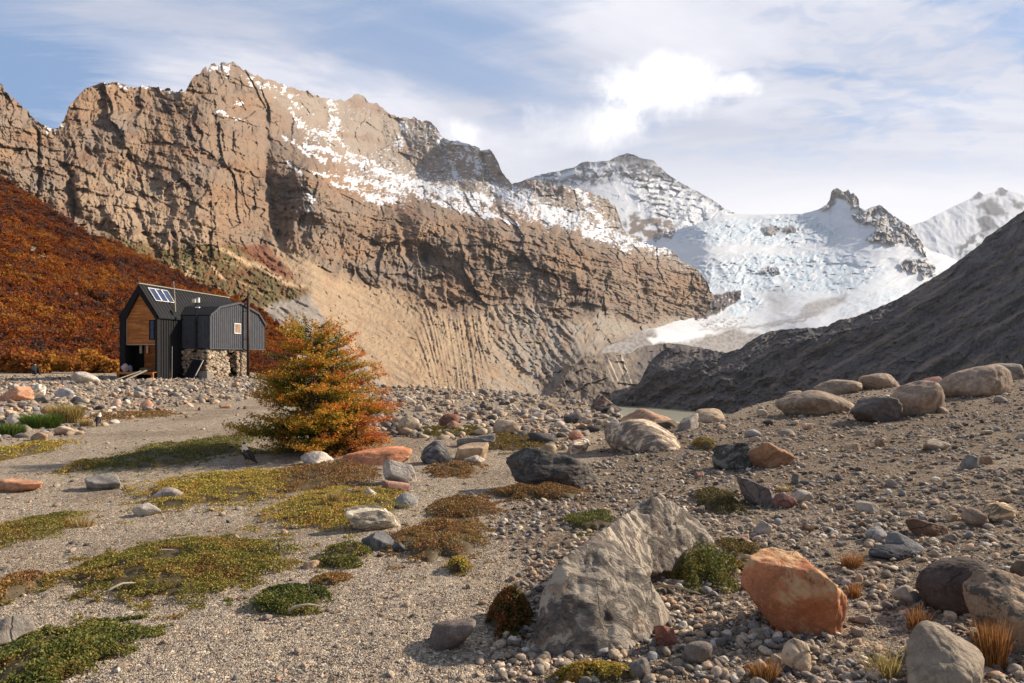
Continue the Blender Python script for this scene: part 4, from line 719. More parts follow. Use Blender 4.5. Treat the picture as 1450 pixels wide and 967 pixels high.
for grp, lab, fn, cnt, sz, br in ST:
    k = 0
    while k < cnt:
        u, v = fn(g); x, y, z = ground_hit(u, v); s = g.uniform(*sz) ** 1.0 / F * y * (.75 + .5 * g.random() ** 3)
        if y > 60 or any((x - a) ** 2 + (y - b) ** 2 < (c + s * .6) ** 2 for a, b, c in ROCK_SPOTS): k += .02; continue
        o = link('stone', protos[g.integers(len(protos))]); o.location = (x, y, z - .01); h_ = s * g.uniform(.4, .8); o.scale = (s, s * g.uniform(.8, 1.2), h_); o.rotation_euler = (g.uniform(-.25, .25), g.uniform(-.25, .25), g.uniform(0, 6.28))
        o.color = (*(PAL[g.integers(len(PAL))] * br * g.uniform(.8, 1.15)), 1.0); tag(o, lab, 'stone', grp); ROCK_SPOTS.append((x, y, s * .5)); k = int(k) + 1

# ------------------------------------------------------------------ gravel and rubble nobody could count (geometry nodes)
m, t = newmat('pebble'); oi = t.add('ShaderNodeObjectInfo'); r = t.add('ShaderNodeValToRGB', {0: oi.outputs['Random']}); e = r.color_ramp; e.interpolation = 'LINEAR'
e.elements[0].position = 0; e.elements[0].color = (*S(74, 70, 68), 1); e.elements[1].position = 1; e.elements[1].color = (*S(122, 110, 98), 1)
for p_, c_ in ((.16, (122, 114, 106)), (.30, (164, 151, 136)), (.44, (146, 128, 110)), (.56, (190, 174, 152)), (.66, (170, 146, 122)), (.72, (184, 150, 122)), (.78, (214, 202, 184)), (.86, (150, 150, 150)), (.93, (110, 102, 98))): q = e.elements.new(p_); q.color = (*S(*c_), 1)
pos = t.add('ShaderNodeNewGeometry').outputs['Position']; nn = t.noise(pos, 70.0, 3, .6)
c = t.mix(t.ramp(nn, .35, .65), t.mix(1.0, r.outputs[0], (.72, .7, .68), 'MULTIPLY'), t.mix(1.0, r.outputs[0], (1.2, 1.18, 1.14), 'MULTIPLY')); finish(t, c, .9, nn, .5, .01, .2); M_pebble = m
peb_col = bpy.data.collections.new('pebble shapes')
for i in range(7):
    P, f = rock_shape(700 + i, ('chip', 'sharp', 'block', 'chip', 'block', 'chip', 'round')[i], 2, .8, 0, 0.0); P[:, 2] -= .3; P[:, 2] *= .7; peb_col.objects.link(bpy.data.objects.new('pebble_shape', mesh_np('pebble_shape', P, f, None, False, [M_pebble])))
def scatter(name, pts, rot, scl, src, label, cat, sclz=None):
    me = bpy.data.meshes.new(name); me.vertices.add(len(pts)); me.vertices.foreach_set('co', np.asarray(pts, np.float32).ravel())
    a = me.attributes.new('rot', 'FLOAT_VECTOR', 'POINT'); a.data.foreach_set('vector', np.asarray(rot, np.float32).ravel())
    a = me.attributes.new('scl', 'FLOAT_VECTOR', 'POINT'); a.data.foreach_set('vector', np.asarray(scl, np.float32).ravel())
    o = link(name, me); ng = bpy.data.node_groups.new(name, 'GeometryNodeTree'); ng.interface.new_socket('Geometry', in_out='INPUT', socket_type='NodeSocketGeometry'); ng.interface.new_socket('Geometry', in_out='OUTPUT', socket_type='NodeSocketGeometry')
    N_ = ng.nodes; gi = N_.new('NodeGroupInput'); go = N_.new('NodeGroupOutput'); ip = N_.new('GeometryNodeInstanceOnPoints'); ci = N_.new('GeometryNodeCollectionInfo')
    ci.inputs['Collection'].default_value = src; ci.inputs['Separate Children'].default_value = True; ci.inputs['Reset Children'].default_value = True; ip.inputs['Pick Instance'].default_value = True
    L_ = ng.links; L_.new(gi.outputs[0], ip.inputs['Points']); L_.new(ci.outputs[0], ip.inputs['Instance'])
    for nm, sk in (('rot', 'Rotation'), ('scl', 'Scale')):
        na = N_.new('GeometryNodeInputNamedAttribute'); na.data_type = 'FLOAT_VECTOR'; na.inputs['Name'].default_value = nm; L_.new(na.outputs[0], ip.inputs[sk])
    L_.new(ip.outputs[0], go.inputs[0]); md = o.modifiers.new('scatter', 'NODES'); md.node_group = ng
    tag(o, label, cat, kind='stuff'); return o
def sample(n, r0, r1, amax=43.0, power=0.0):
    a = np.radians(RNG.uniform(-amax, amax, n)); r = np.exp(RNG.uniform(math.log(r0), math.log(r1), n)) if power == 0 else (r0 ** power + RNG.random(n) * (r1 ** power - r0 ** power)) ** (1 / power)
    return r * np.sin(a), r * np.cos(a)
def pebbles(name, n, r0, r1, s0, s1, keep, label, power=0.0, amax=50.0):
    n = int(n * 1.15); x, y = sample(n, r0, r1, amax, power); k = RNG.random(n) < keep(x, y); x, y = x[k], y[k]; n = len(x)
    s = s0 * (s1 / s0) ** (RNG.random(n) ** 3.0); z = ground_z(x, y) + s * RNG.uniform(-.10, .14, n)
    rot = np.stack([RNG.uniform(-.5, .5, n), RNG.uniform(-.5, .5, n), RNG.uniform(0, 6.28, n)], 1); sc = np.stack([s, s * RNG.uniform(.7, 1.2, n), s * RNG.uniform(.5, 1.0, n)], 1)
    return scatter(name, np.stack([x, y, z], 1), rot, sc, peb_col, label, 'gravel')
cl = lambda x, y: sst(fbm2(x / .7, y / .7, 3, 221), -.35, .25)
pebbles('fine_gravel', 170000, 2.6, 15, .006, .020, lambda x, y: .25 + .75 * cl(x, y), 'fine brown and white gravel covering the whole near ground')
pebbles('coarse_gravel', 170000, 2.8, 26, .008, .085, lambda x, y: np.maximum(.03, coarse_at(x, y)) * (.20 + .80 * cl(x, y)), 'coarse mixed gravel and pebbles on the right hand slope')
pebbles('slope_gravel', 60000, 6.5, 30, .014, .10, lambda x, y: np.maximum(.04, coarse_at(x, y)) * (.35 + .65 * cl(x * .8, y * .8)), 'mixed brown and grey stones covering the upper gravel slope', .6)
pebbles('rubble', 100000, 12, 75, .035, .34, lambda x, y: np.maximum(rubble_at(x, y) * (.35 + .65 * cl(x / 4, y / 4)), .06 * coarse_at(x, y)), 'pale broken rubble strewn over the plateau toward the hut', 1.2)
# ------------------------------------------------------------------ hut
def simple(name, col, rough=.7, noise=6.0, amt=.3, bump=.0, metal=0.0, vec='Object'):
    m, t = newmat(name); v = t.add('ShaderNodeTexCoord').outputs[vec]; n = t.noise(v, noise, 5, .6); k = t.ramp(n, .3, .7)
    c = t.mix(k, tuple(np.array(col) * (1 - amt)), tuple(np.clip(np.array(col) * (1 + amt), 0, 1)))
    finish(t, c, rough, n if bump else None, bump, .01, .3, {'Metallic': metal}); return m
M_black = simple('black_steel', S(21, 21, 24), .8, 3, .25); M_grey = simple('grey_steel', S(70, 73, 79), .7, 2.5, .18); M_trim = simple('roof_trim', S(150, 146, 138), .5, 4, .15)
M_dark = simple('dark_interior', S(18, 17, 17), .9); M_glass = simple('panel_glass', S(40, 56, 92), .15, 2, .2); M_white = simple('white_paint', S(214, 210, 202), .6); M_brown = simple('rusty_pipe', S(58, 40, 34), .6, 5, .4)
M_oldwood = simple('weathered_board', S(168, 156, 138), .85, 12, .3); M_sack = simple('sack_cloth', S(180, 160, 152), .9, 14, .4); M_concrete = simple('concrete', S(126, 122, 116), .9, 8, .2)
m, t = newmat('pine_boards'); v = t.add('ShaderNodeTexCoord').outputs['Object']; sx = t.add('ShaderNodeSeparateXYZ', {0: v}); zz = t.math('MULTIPLY', sx.outputs[2], 9.0); fr_ = t.math('FRACT', zz); row = t.math('FLOOR', zz)
wn = t.add('ShaderNodeTexWhiteNoise', noise_dimensions='2D'); cxy = t.add('ShaderNodeCombineXYZ', {0: row, 1: t.math('FLOOR', t.math('ADD', t.math('MULTIPLY', sx.outputs[0], .9), t.math('MULTIPLY', row, .37)))}); t.l.new(cxy.outputs[0], wn.inputs[0])
mp = t.add('ShaderNodeMapping', {0: v}); mp.inputs['Scale'].default_value = (2, 2, 30); gr = t.noise(mp.outputs[0], 1.5, 5, .6)
c = t.mix(wn.outputs[0], S(150, 88, 40), S(196, 128, 66)); c = t.mix(t.ramp(gr, .4, .7, 0, .5), c, S(112, 62, 30)); c = t.mix(t.ramp(fr_, .0, .10, .8, 0), c, S(50, 26, 14)); finish(t, c, .65, t.math('MULTIPLY', t.ramp(fr_, 0, .12), 1.0), .5, .02, .3); M_pine = m
class MB:
    def __init__(s): s.v, s.f, s.mi = [], [], []
    def box(s, a, b, mi=0):
        o = len(s.v); (x0, y0, z0), (x1, y1, z1) = a, b
        s.v += [(x0, y0, z0), (x1, y0, z0), (x1, y1, z0), (x0, y1, z0), (x0, y0, z1), (x1, y0, z1), (x1, y1, z1), (x0, y1, z1)]
        s.f += [tuple(o + i for i in q) for q in ((0, 3, 2, 1), (4, 5, 6, 7), (0, 1, 5, 4), (1, 2, 6, 5), (2, 3, 7, 6), (3, 0, 4, 7))]; s.mi += [mi] * 6; return s
    def bar(s, p, q, w_, h_=None, mi=0, up=(0, 0, 1)):      # box along a segment
        p, q = Vector(p), Vector(q); d = (q - p).normalized(); u = Vector(up); u = (u - d * u.dot(d)); u = u.normalized() if u.length > 1e-6 else Vector((1, 0, 0)); r = d.cross(u); h_ = h_ or w_; o = len(s.v)
        for c in (p, q):
            for a, b in ((-1, -1), (1, -1), (1, 1), (-1, 1)): s.v.append(tuple(c + r * a * w_ / 2 + u * b * h_ / 2))
        s.f += [tuple(o + i for i in q_) for q_ in ((0, 1, 2, 3), (7, 6, 5, 4), (0, 4, 5, 1), (1, 5, 6, 2), (2, 6, 7, 3), (3, 7, 4, 0))]; s.mi += [mi] * 6; return s
    def tube(s, pts, rad, n=10, mi=0):
        rad = rad if hasattr(rad, '__len__') else [rad] * len(pts); o = len(s.v)
        for i, p in enumerate(pts):
            d = (Vector(pts[min(i + 1, len(pts) - 1)]) - Vector(pts[max(i - 1, 0)])).normalized(); a = d.cross(Vector((0.31, .9, .17))).normalized(); b = d.cross(a)
            for k in range(n): an = 2 * math.pi * k / n; s.v.append(tuple(Vector(p) + (a * math.cos(an) + b * math.sin(an)) * rad[i]))
        for i in range(len(pts) - 1):
            for k in range(n): s.f.append((o + i * n + k, o + i * n + (k + 1) % n, o + (i + 1) * n + (k + 1) % n, o + (i + 1) * n + k)); s.mi.append(mi)
        s.f.append(tuple(o + k for k in range(n))[::-1]); s.f.append(tuple(o + (len(pts) - 1) * n + k for k in range(n))); s.mi += [mi, mi]; return s
    def prism(s, poly_, axis, a, b, mi=0):      # polygon in the two other axes, extruded along axis
        o = len(s.v); n = len(poly_); put = {0: lambda c, p: (c, p[0], p[1]), 1: lambda c, p: (p[0], c, p[1]), 2: lambda c, p: (p[0], p[1], c)}[axis]
        for c in (a, b): s.v += [put(c, p) for p in poly_]
        s.f.append(tuple(o + i for i in range(n))); s.f.append(tuple(o + n + i for i in range(n))[::-1])
        for i in range(n): j = (i + 1) % n; s.f.append((o + i, o + n + i, o + n + j, o + j))
        s.mi += [mi] * (n + 2); return s
    def build(s, name, mats, parent=None, smooth=False):
        me = bpy.data.meshes.new(name); me.from_pydata(s.v, [], s.f); bm = bmesh.new(); bm.from_mesh(me); bmesh.ops.recalc_face_normals(bm, faces=bm.faces); bm.to_mesh(me); bm.free()
        mats = mats if isinstance(mats, (list, tuple)) else [mats]
        for m_ in mats: me.materials.append(m_)
        me.polygons.foreach_set('material_index', np.array(s.mi, np.int32)); me.polygons.foreach_set('use_smooth', np.full(len(s.f), smooth)); me.update()
        return link(name, me, parent)
HX, HY = -26.3, 50.6; hrz = math.atan2(-.127, .992); HZ = float(ground_z(np.array([HX]), np.array([HY]))[0]) - .05
hut = empty('mountain_hut', (HX, HY, 0.0), hrz); tag(hut, 'black metal mountain hut with pine gable, stone base and solar panels', 'hut')
EV, RG, WD, LN, XR = 4.72, 7.05, 3.0, 12.4, -1.5
# long walls of ribbed steel
b = MB().box((-.12, .32, HZ - .3), (0, LN, EV)).box((-WD, .32, HZ - .3), (-WD + .12, LN, EV))
for k in range(40): y = .45 + k * .3; b.box((0, y, HZ - .3), (.045, y + .05, EV - .02)); b.box((-WD - .045, y, HZ - .3), (-WD, y + .05, EV - .02))
b.prism([(-WD + .12, HZ), (-.12, HZ), (-.12, EV), (XR, RG - .1), (-WD + .12, EV)], 1, LN - .12, LN)
b.build('wall', M_black, hut)
rt = MB()
def slab(mb, p, q, y0, y1, th): mb.prism([p, q, (q[0], q[1] + th), (p[0], p[1] + th)], 1, y0, y1)
slab(rt, (XR, RG - .05), (.14, EV - .17), .02, LN + .1, .12); slab(rt, (-WD - .14, EV - .17), (XR, RG - .05), .02, LN + .1, .12)
for k in range(30):
    y = .3 + k * .42
    if y < LN: rt.bar((XR, y, RG + .085), (.12, y, EV - .03), .03, .05); rt.bar((XR, y, RG + .085), (-WD - .12, y, EV - .03), .03, .05)
roof = rt.build('roof', M_black, hut); MB().bar((XR, 0.0, RG + .12), (XR, LN + .12, RG + .12), .16, .07).build('ridge_cap', M_trim, roof)
# black portal frame round the gable
f = MB(); f.box((-WD - .02, 0, HZ - .3), (-WD + .40, .34, EV - .05)); f.box((-.17, 0, HZ - .3), (.02, .34, EV - .05))
f.prism([(-WD - .02, EV - .05), (-WD + .40, EV - .22), (XR, RG - .62), (XR, RG + .02)], 1, 0, .34); f.prism([(.02, EV - .05), (-.17, EV - .16), (XR, RG - .62), (XR, RG + .02)], 1, 0, .34); f.build('gable_frame', M_black, hut)
w1 = MB().prism([(-WD + .38, 2.62), (-.15, 2.62), (-.15, EV - .1), (XR, RG - .5), (-WD + .38, EV - .1)], 1, .22, .30).box((-WD + .38, .20, 2.58), (-.15, 1.6, 2.66)); gw = w1.build('gable_wall', M_pine, hut)
MB().bar((-WD + .41, .19, 2.6), (-WD + .41, .19, 4.7), .05).bar((-.18, .19, 2.6), (-.18, .19, 4.7), .05).bar((-WD + .38, .19, 2.6), (-.15, .19, 2.6), .06).build('board_trim', M_oldwood, gw)
win = MB().box((-.76, .17, 2.95), (-.70, .24, 4.45)).box((-.40, .17, 2.95), (-.34, .24, 4.45)).box((-.70, .17, 4.39), (-.40, .24, 4.45)).box((-.70, .17, 2.95), (-.40, .24, 3.01)).box((-.70, .175, 3.66), (-.40, .235, 3.71)).build('window', M_dark, hut); MB().box((-.70, .200, 3.01), (-.40, .212, 4.39)).build('pane', M_glass, win)
MB().box((-WD + .9, 1.5, HZ + .3), (-.13, 1.6, 2.58)).build('porch_wall', M_pine, hut)
MB().box((-WD + .13, 1.45, HZ + .3), (-WD + .9, 1.55, 2.5)).build('door', M_dark, hut)
dk = MB()
for k in range(9): dk.box((-WD + .05, -.45 + k * .22, .52), (-.02, -.25 + k * .22, .57))
dk.bar((-WD + .1, -.4, .46), (-.05, -.4, .46), .1, .12); dk.bar((-WD + .1, .9, .46), (-.05, .9, .46), .1, .12)
for x in (-WD + .15, -1.5, -.12): dk.box((x - .08, -.42, HZ - .4), (x + .08, -.3, .5))
dk.build('porch_deck', M_pine, hut)
# annex on stone base
P_ = [(2.96, 2.36), (2.96, 4.88), (4.30, 5.62), (7.4, 6.22), (10.6, 5.5), (11.9, 4.5), (11.9, 2.36)]
a = MB().prism([(y, z) for y, z in P_], 0, .05, 2.34); 
for k in range(30):
    y = 3.08 + k * .3; zt = float(np.interp(y, [p[0] for p in P_[1:6]], [p[1] for p in P_[1:6]])); a.box((2.34, y, 2.36), (2.375, y + .045, zt - .03))
for k in range(8): a.box((.2 + k * .29, 2.925, 2.36), (.245 + k * .29, 2.96, 4.83))
annex = a.build('annex', [M_grey], hut)
ar = MB()
for (y0, z0), (y1, z1) in zip(P_[1:5], P_[2:6]): ar.prism([(y0, z0), (y1, z1), (y1, z1 + .1), (y0, z0 + .1)], 0, -1.3, 2.46)
ar.build('annex_roof', M_black, hut)
tr = MB()
for (y0, z0), (y1, z1) in zip(P_[1:5], P_[2:6]): tr.bar((2.47, y0, z0 + .03), (2.47, y1, z1 + .03), .05, .16)
tr.bar((2.42, 2.93, 2.36), (2.42, 2.93, 4.9), .07); tr.bar((2.39, 2.96, 2.34), (2.39, 11.9, 2.34), .06, .08); tr.build('annex_trim', M_grey, hut)
aw = MB().box((2.34, 6.55, 3.62), (2.42, 6.63, 4.5)).box((2.34, 7.5, 3.62), (2.42, 7.58, 4.5)).box((2.34, 6.63, 4.42), (2.42, 7.5, 4.5)).box((2.34, 6.63, 3.62), (2.42, 7.5, 3.70)).build('window', M_white, hut); MB().box((2.36, 6.63, 3.7), (2.385, 7.5, 4.42)).build('pane', simple('warm_glass', S(150, 128, 112), .15, 2, .2), aw)
# cobble base: laid stones over a core
core = MB().box((.05, 3.1, HZ - .4), (2.05, 6.2, 2.33)).box((.05, 7.5, HZ - .4), (2.05, 9.3, 2.33)).box((.05, 9.3, HZ - .4), (.5, 11.8, 2.33)).box((.05, 6.2, HZ - .4), (.6, 7.5, 2.33)).box((.6, 6.2, 2.12), (2.05, 7.5, 2.33)); sb = core.build('stone_base', M_dark, hut)
vs, fs, cs = [], [], []; rg = np.random.default_rng(3); shp = [rock_shape(400 + i, 'block', 2, .8, 0, 0)[0] - np.array([0, 0, .5]) for i in range(6)]; fi = _ICO[2][1]
def cobbles(n, pos, nrm):
    for i in range(n):
        p = pos()
        if p is None: continue
        s = rg.uniform(.16, .36); q = shp[rg.integers(6)].copy(); an = rg.uniform(-.5, .5)
        q = q * s * np.array([1.25, 1.0, .85]); q = q[:, [1, 0, 2]] if nrm == 'x' else q
        fs.append(fi + sum(len(v_) for v_ in vs)); vs.append(q + np.array(p)); cs.append(np.repeat([[*(np.array([S(176, 160, 138), S(150, 138, 122), S(122, 112, 102), S(194, 180, 158), S(166, 138, 112)][rg.integers(5)]) * rg.uniform(.8, 1.15))]], len(q), 0))
def px_():
    y = rg.uniform(3.0, 9.35); z = rg.uniform(HZ - .2, 2.28); return None if (6.25 < y < 7.45 and z < 2.1) or (5.7 < y < 6.2 and 1.7 < z < 2.2) else (2.06 + .08 * rg.random(), y, z)
cobbles(900, px_, 'x'); cobbles(260, lambda: (rg.uniform(.1, 2.1), 3.06 - .06 * rg.random(), rg.uniform(HZ - .2, 2.28)), 'y'); cobbles(60, lambda: (rg.uniform(1.1, 2.0), rg.choice([6.22, 7.48]), rg.uniform(0, 1.95)), 'y')
m, t = newmat('cobble'); at = t.add('ShaderNodeAttribute', attribute_name='Col'); nn = t.noise(t.add('ShaderNodeTexCoord').outputs['Object'], 9, 4, .6); finish(t, t.mix(t.ramp(nn, .3, .7), t.mix(1.0, at.outputs['Color'], (.7, .68, .66), 'MULTIPLY'), at.outputs['Color']), .9, nn, .5, .02, .2)
link('cobble_facing', mesh_np('cobble_facing', np.concatenate(vs), np.concatenate(fs), np.concatenate(cs), True, [m]), sb)
MB().box((.6, 6.25, HZ), (.66, 7.45, 2.1)).build('cellar_door', M_dark, hut)
pipe = MB().tube([(2.72, 8.2, HZ - .2), (2.72, 8.2, 6.9)], .13, 12).tube([(2.72, 8.2, 6.9), (2.72, 8.2, 7.35)], .07, 10).bar((2.4, 8.2, 5.6), (2.72, 8.2, 5.6), .05).bar((2.4, 8.2, 3.2), (2.72, 8.2, 3.2), .05).build('chimney_pipe', M_brown, hut, True); MB().bar((2.72, 8.2, 6.75), (2.3, 7.9, 6.3), .2).build('pipe_bracket', M_black, pipe)
MB().tube([(-.25, 2.6, 4.8), (-.30, 2.6, 6.2), (-.42, 2.6, 7.6)], [.05, .04, .025], 8).bar((-.6, 2.6, 7.35), (-.15, 2.6, 7.3), .03).build('antenna_mast', M_oldwood, hut)
vm = MB().tube([(1.35, 2.8, 2.0), (1.35, 2.8, 5.9)], .05, 8)
for z in (2.7, 3.6, 4.3): vm.bar((1.2, 2.85, z), (1.5, 2.85, z), .05)
vm = vm.build('weather_mast', M_black, hut); MB().box((1.05, 2.72, 5.92), (1.25, 2.9, 6.2)).box((1.42, 2.72, 5.92), (1.6, 2.9, 6.3)).box((1.3, 2.72, 5.5), (1.62, 2.9, 5.58)).build('sensor', M_white, vm)
# solar panels lying on the roof slope
sl = lambda X: EV - .17 + (RG - EV + .12) * ((.14 - X) / (1.64))
for k in range(3):
    y0 = .75 + k * .78; p0, p1 = (-.62, sl(-.62) + .26), (-1.26, sl(-1.26) + .26)
    pn = MB().bar((p0[0], y0, p0[1]), (p1[0], y0, p1[1]), .06).bar((p0[0], y0 + .72, p0[1]), (p1[0], y0 + .72, p1[1]), .06).bar((p0[0], y0, p0[1]), (p0[0], y0 + .72, p0[1]), .05).bar((p1[0], y0, p1[1]), (p1[0], y0 + .72, p1[1]), .05).build('solar_panel', M_white, hut)
    MB().prism([(p0[0], p0[1]), (p1[0], p1[1]), (p1[0], p1[1] - .03), (p0[0], p0[1] - .03)], 1, y0 + .03, y0 + .69).build('cell_glass', M_glass, pn)
# things about the hut
def hw(X, Y, Z): c_, s_ = math.cos(hrz), math.sin(hrz); return (HX + c_ * X - s_ * Y, HY + s_ * X + c_ * Y, Z)
def put(mb, name, mat, label, cat, group=None, smooth=False):
    o = mb.build(name, mat, None, smooth); o.location = (HX, HY, 0); o.rotation_euler = (0, 0, hrz); return tag(o, label, cat, group)
put(MB().bar((-1.75, -2.2, HZ + .06), (-.9, -.55, .66), .16, .05), 'plank', M_oldwood, 'thinner weathered plank leaning on the porch deck', 'plank')
put(MB().bar((-1.05, -1.9, HZ + .12), (-.45, -.6, .70), .26, .07), 'plank', M_oldwood, 'wider pale plank leaning on the porch deck', 'plank')
P, f_ = rock_shape(77, 'worn', 4, .8, 0, .1)
o = link('bag', mesh_np('bag', P * np.array([.55, .5, .62]), f_, None, True, [M_sack])); o.location = hw(-2.45, -.15, .59); tag(o, 'pale pinkish sack slumped on the left end of the porch deck', 'bag')
o = link('bag', mesh_np('bag', P * np.array([.42, .4, .5]), f_, None, True, [simple('blue_grey_cloth', S(128, 124, 140), .9, 12, .3)])); o.location = hw(-2.0, -.2, .59); o.rotation_euler = (0, 0, 1.0); tag(o, 'smaller blue grey sack beside the pale one on the porch', 'bag')
P, f_ = rock_shape(78, 'round', 3, .7, 0, .1); o = link('bundle', mesh_np('bundle', P * np.array([1.1, .5, .3]), f_, None, True, [simple('brown_tarp', S(98, 84, 70), .9, 10, .3)])); o.location = hw(-.9, .1, .59); tag(o, 'low brown bundle lying on the porch floor', 'bundle')
for X, lab in ((-2.35, 'left of two pale towels hanging under the porch beam'), (-1.8, 'right of two pale towels hanging under the porch beam')): put(MB().box((X, 1.30, 1.95), (X + .16, 1.36, 2.56)), 'towel', M_white, lab, 'towel', 'towels on the porch')
bd = put(MB().bar((1.35, 1.75, HZ), (1.55, 2.75, 1.45), .85, .06, 0, (0, -1, .4)), 'board', M_black, 'tall black board leaning against the shaded stone base', 'board'); e_ = MB().bar((1.80, 1.72, HZ), (2.0, 2.72, 1.45), .05, .1, 0, (0, -1, .4)).build('edge', M_trim, bd)
put(MB().box((2.3, 2.0, HZ - .2), (2.75, 2.5, .55)).box((1.95, 2.15, HZ - .2), (2.3, 2.4, .35)), 'concrete_block', M_concrete, 'grey concrete block at the lit corner of the stone base', 'block')
put(MB().tube([(.18, 1.5, HZ), (.2, 1.5, 2.5)], .025, 8), 'pole', M_trim, 'thin grey pole standing against the black long wall', 'pole')

# ------------------------------------------------------------------ person and birds
def skinned(name, verts, edges, mats, parent=None, sub=2, root=0):
    me = bpy.data.meshes.new(name); me.from_pydata([v[:3] for v in verts], edges, []); o = link(name, me)
    o.modifiers.new('skin', 'SKIN'); 
    for i, v in enumerate(verts):
        sv = me.skin_vertices[0].data[i]; r = v[3]; sv.radius = (r, r) if not hasattr(r, '__len__') else r; sv.use_root = (i == root)
    s = o.modifiers.new('sub', 'SUBSURF'); s.levels = sub; s.render_levels = sub
    dg = bpy.context.evaluated_depsgraph_get(); m2 = bpy.data.meshes.new_from_object(o.evaluated_get(dg)); o.modifiers.clear(); o.data = m2; bpy.data.meshes.remove(me)
    m2.materials.clear()
    for m_ in (mats if isinstance(mats, list) else [mats]): m2.materials.append(m_)
    m2.polygons.foreach_set('use_smooth', np.ones(len(m2.polygons), bool)); m2.update()
    if parent is not None: o.parent = parent
    return o
x, y, z = ground_hit(48, 532)
M_jacket = simple('dark_jacket', S(40, 42, 50), .8, 8, .3); M_skin = simple('skin', S(196, 150, 124), .6); M_hair = simple('dark_cap', S(26, 24, 24), .8)
pv = [(0, 0, .30, .20), (0, .03, .52, .19), (.02, .0, .78, .21), (.05, -.03, .92, .09), (.09, -.06, 1.06, .105),   # pelvis, waist, chest, neck, head
      (.20, -.02, .84, .085), (.34, -.16, .60, .065), (.32, -.30, .42, .05), (-.18, .02, .84, .085), (-.26, -.14, .60, .065), (-.10, -.32, .46, .05),
      (.14, -.06, .26, .12), (.22, -.40, .50, .085), (.26, -.46, .06, .06), (.27, -.60, .04, .05), (-.12, -.06, .26, .12), (-.10, -.42, .50, .085), (-.10, -.48, .06, .06), (-.10, -.62, .04, .05)]
pe = [(0, 1), (1, 2), (2, 3), (3, 4), (2, 5), (5, 6), (6, 7), (2, 8), (8, 9), (9, 10), (0, 11), (11, 12), (12, 13), (13, 14), (0, 15), (15, 16), (16, 17), (17, 18)]
per = skinned('person', pv, pe, [M_jacket, M_skin]); 
for p in per.data.polygons:
    if p.center.z > .95 or (p.center.z < .5 and p.center.y < -.26 and abs(p.center.z - .43) < .07 and False): p.material_index = 1
P, f_ = rock_shape(88, 'round', 3, .95, 0, 0); link('cap', mesh_np('cap', P * np.array([.25, .25, .15]) + np.array([.08, -.04, 1.08]), f_, None, True, [M_hair]), per)
per.location = (x, y, z - .02); per.rotation_euler = (0, 0, 1.1); tag(per, 'person in dark jacket sitting on the stones near the orange shrubs', 'person')
def bird(u, v, hgt_px, facing, label, lean):
    x, y, z = ground_hit(u, v); sc = hgt_px / F * y / .50
    L = lean
    body = [(0, 0, .24, (.085, .095)), (.0, 0, .24, (.085, .095))]
    bv = [(-.02, 0, .25, .098), (.06, 0, .31, .085), (.095, 0, .385, .052), (.105, 0, .445, .046), (.135, 0, .45, .030), (.165, 0, .437, .012), (-.12, 0, .18, .075), (-.22, 0, .10, .045), (-.32, 0, .04, .022), (.0, .04, .15, .035), (.01, .045, .07, .013), (.01, .045, .012, .012), (.05, .05, .006, .009), (.0, -.04, .15, .035), (.01, -.045, .07, .013), (.01, -.045, .012, .012), (.05, -.05, .006, .009)]
    be = [(0, 1), (1, 2), (2, 3), (3, 4), (4, 5), (0, 6), (6, 7), (7, 8), (0, 9), (9, 10), (10, 11), (11, 12), (0, 13), (13, 14), (14, 15), (15, 16)]
    o = skinned('bird', bv, be, [M_plume, M_cream, M_bill, M_leg])
    for p in o.data.polygons:
        c = p.center
        if c.z > .40 and c.x > .125: p.material_index = 2
        elif c.z > .335 and c.z < .465: p.material_index = 1
        elif c.z > .29 and c.x > .06: p.material_index = 1
        elif c.z < .11 and c.x > -.03: p.material_index = 3
    P, f_ = rock_shape(91, 'round', 3, .8, 0, 0); link('crown', mesh_np('crown', P * np.array([.105, .085, .04]) + np.array([.088, 0, .465]), f_, None, True, [M_plume]), o)
    for s_ in (-1, 1):
        q = P * np.array([.30, .05, .17]) - np.array([0, 0, .085]); ca, sa = math.cos(.62), math.sin(.62); q = np.stack([q[:, 0] * ca + q[:, 2] * sa, q[:, 1], q[:, 0] * sa + q[:, 2] * ca], 1); link('wing', mesh_np('wing', q + np.array([-.06, s_ * .085, .245]), f_, None, True, [M_wing]), o)
    o.location = (x, y, z); o.scale = (sc,) * 3; o.rotation_euler = (0, 0, facing); ROCK_SPOTS.append((x, y, .3)); return tag(o, label, 'bird', 'birds of prey on the ground')
M_plume = simple('dark_plumage', S(58, 46, 42), .8, 30, .3); M_cream = simple('cream_plumage', S(236, 222, 198), .8, 30, .08); M_bill = simple('pale_bill', S(206, 150, 110), .5); M_leg = simple('yellow_leg', S(176, 146, 84), .6); M_wing = simple('brown_wing', S(86, 68, 66), .8, 30, .3)
bird(140, 604, 21, 1.9, 'brown bird with pale chest standing beside the straw coloured grass clump', .2)
bird(350, 657, 30, 2.75, 'brown bird with cream neck and dark cap standing before the autumn tree', .4)
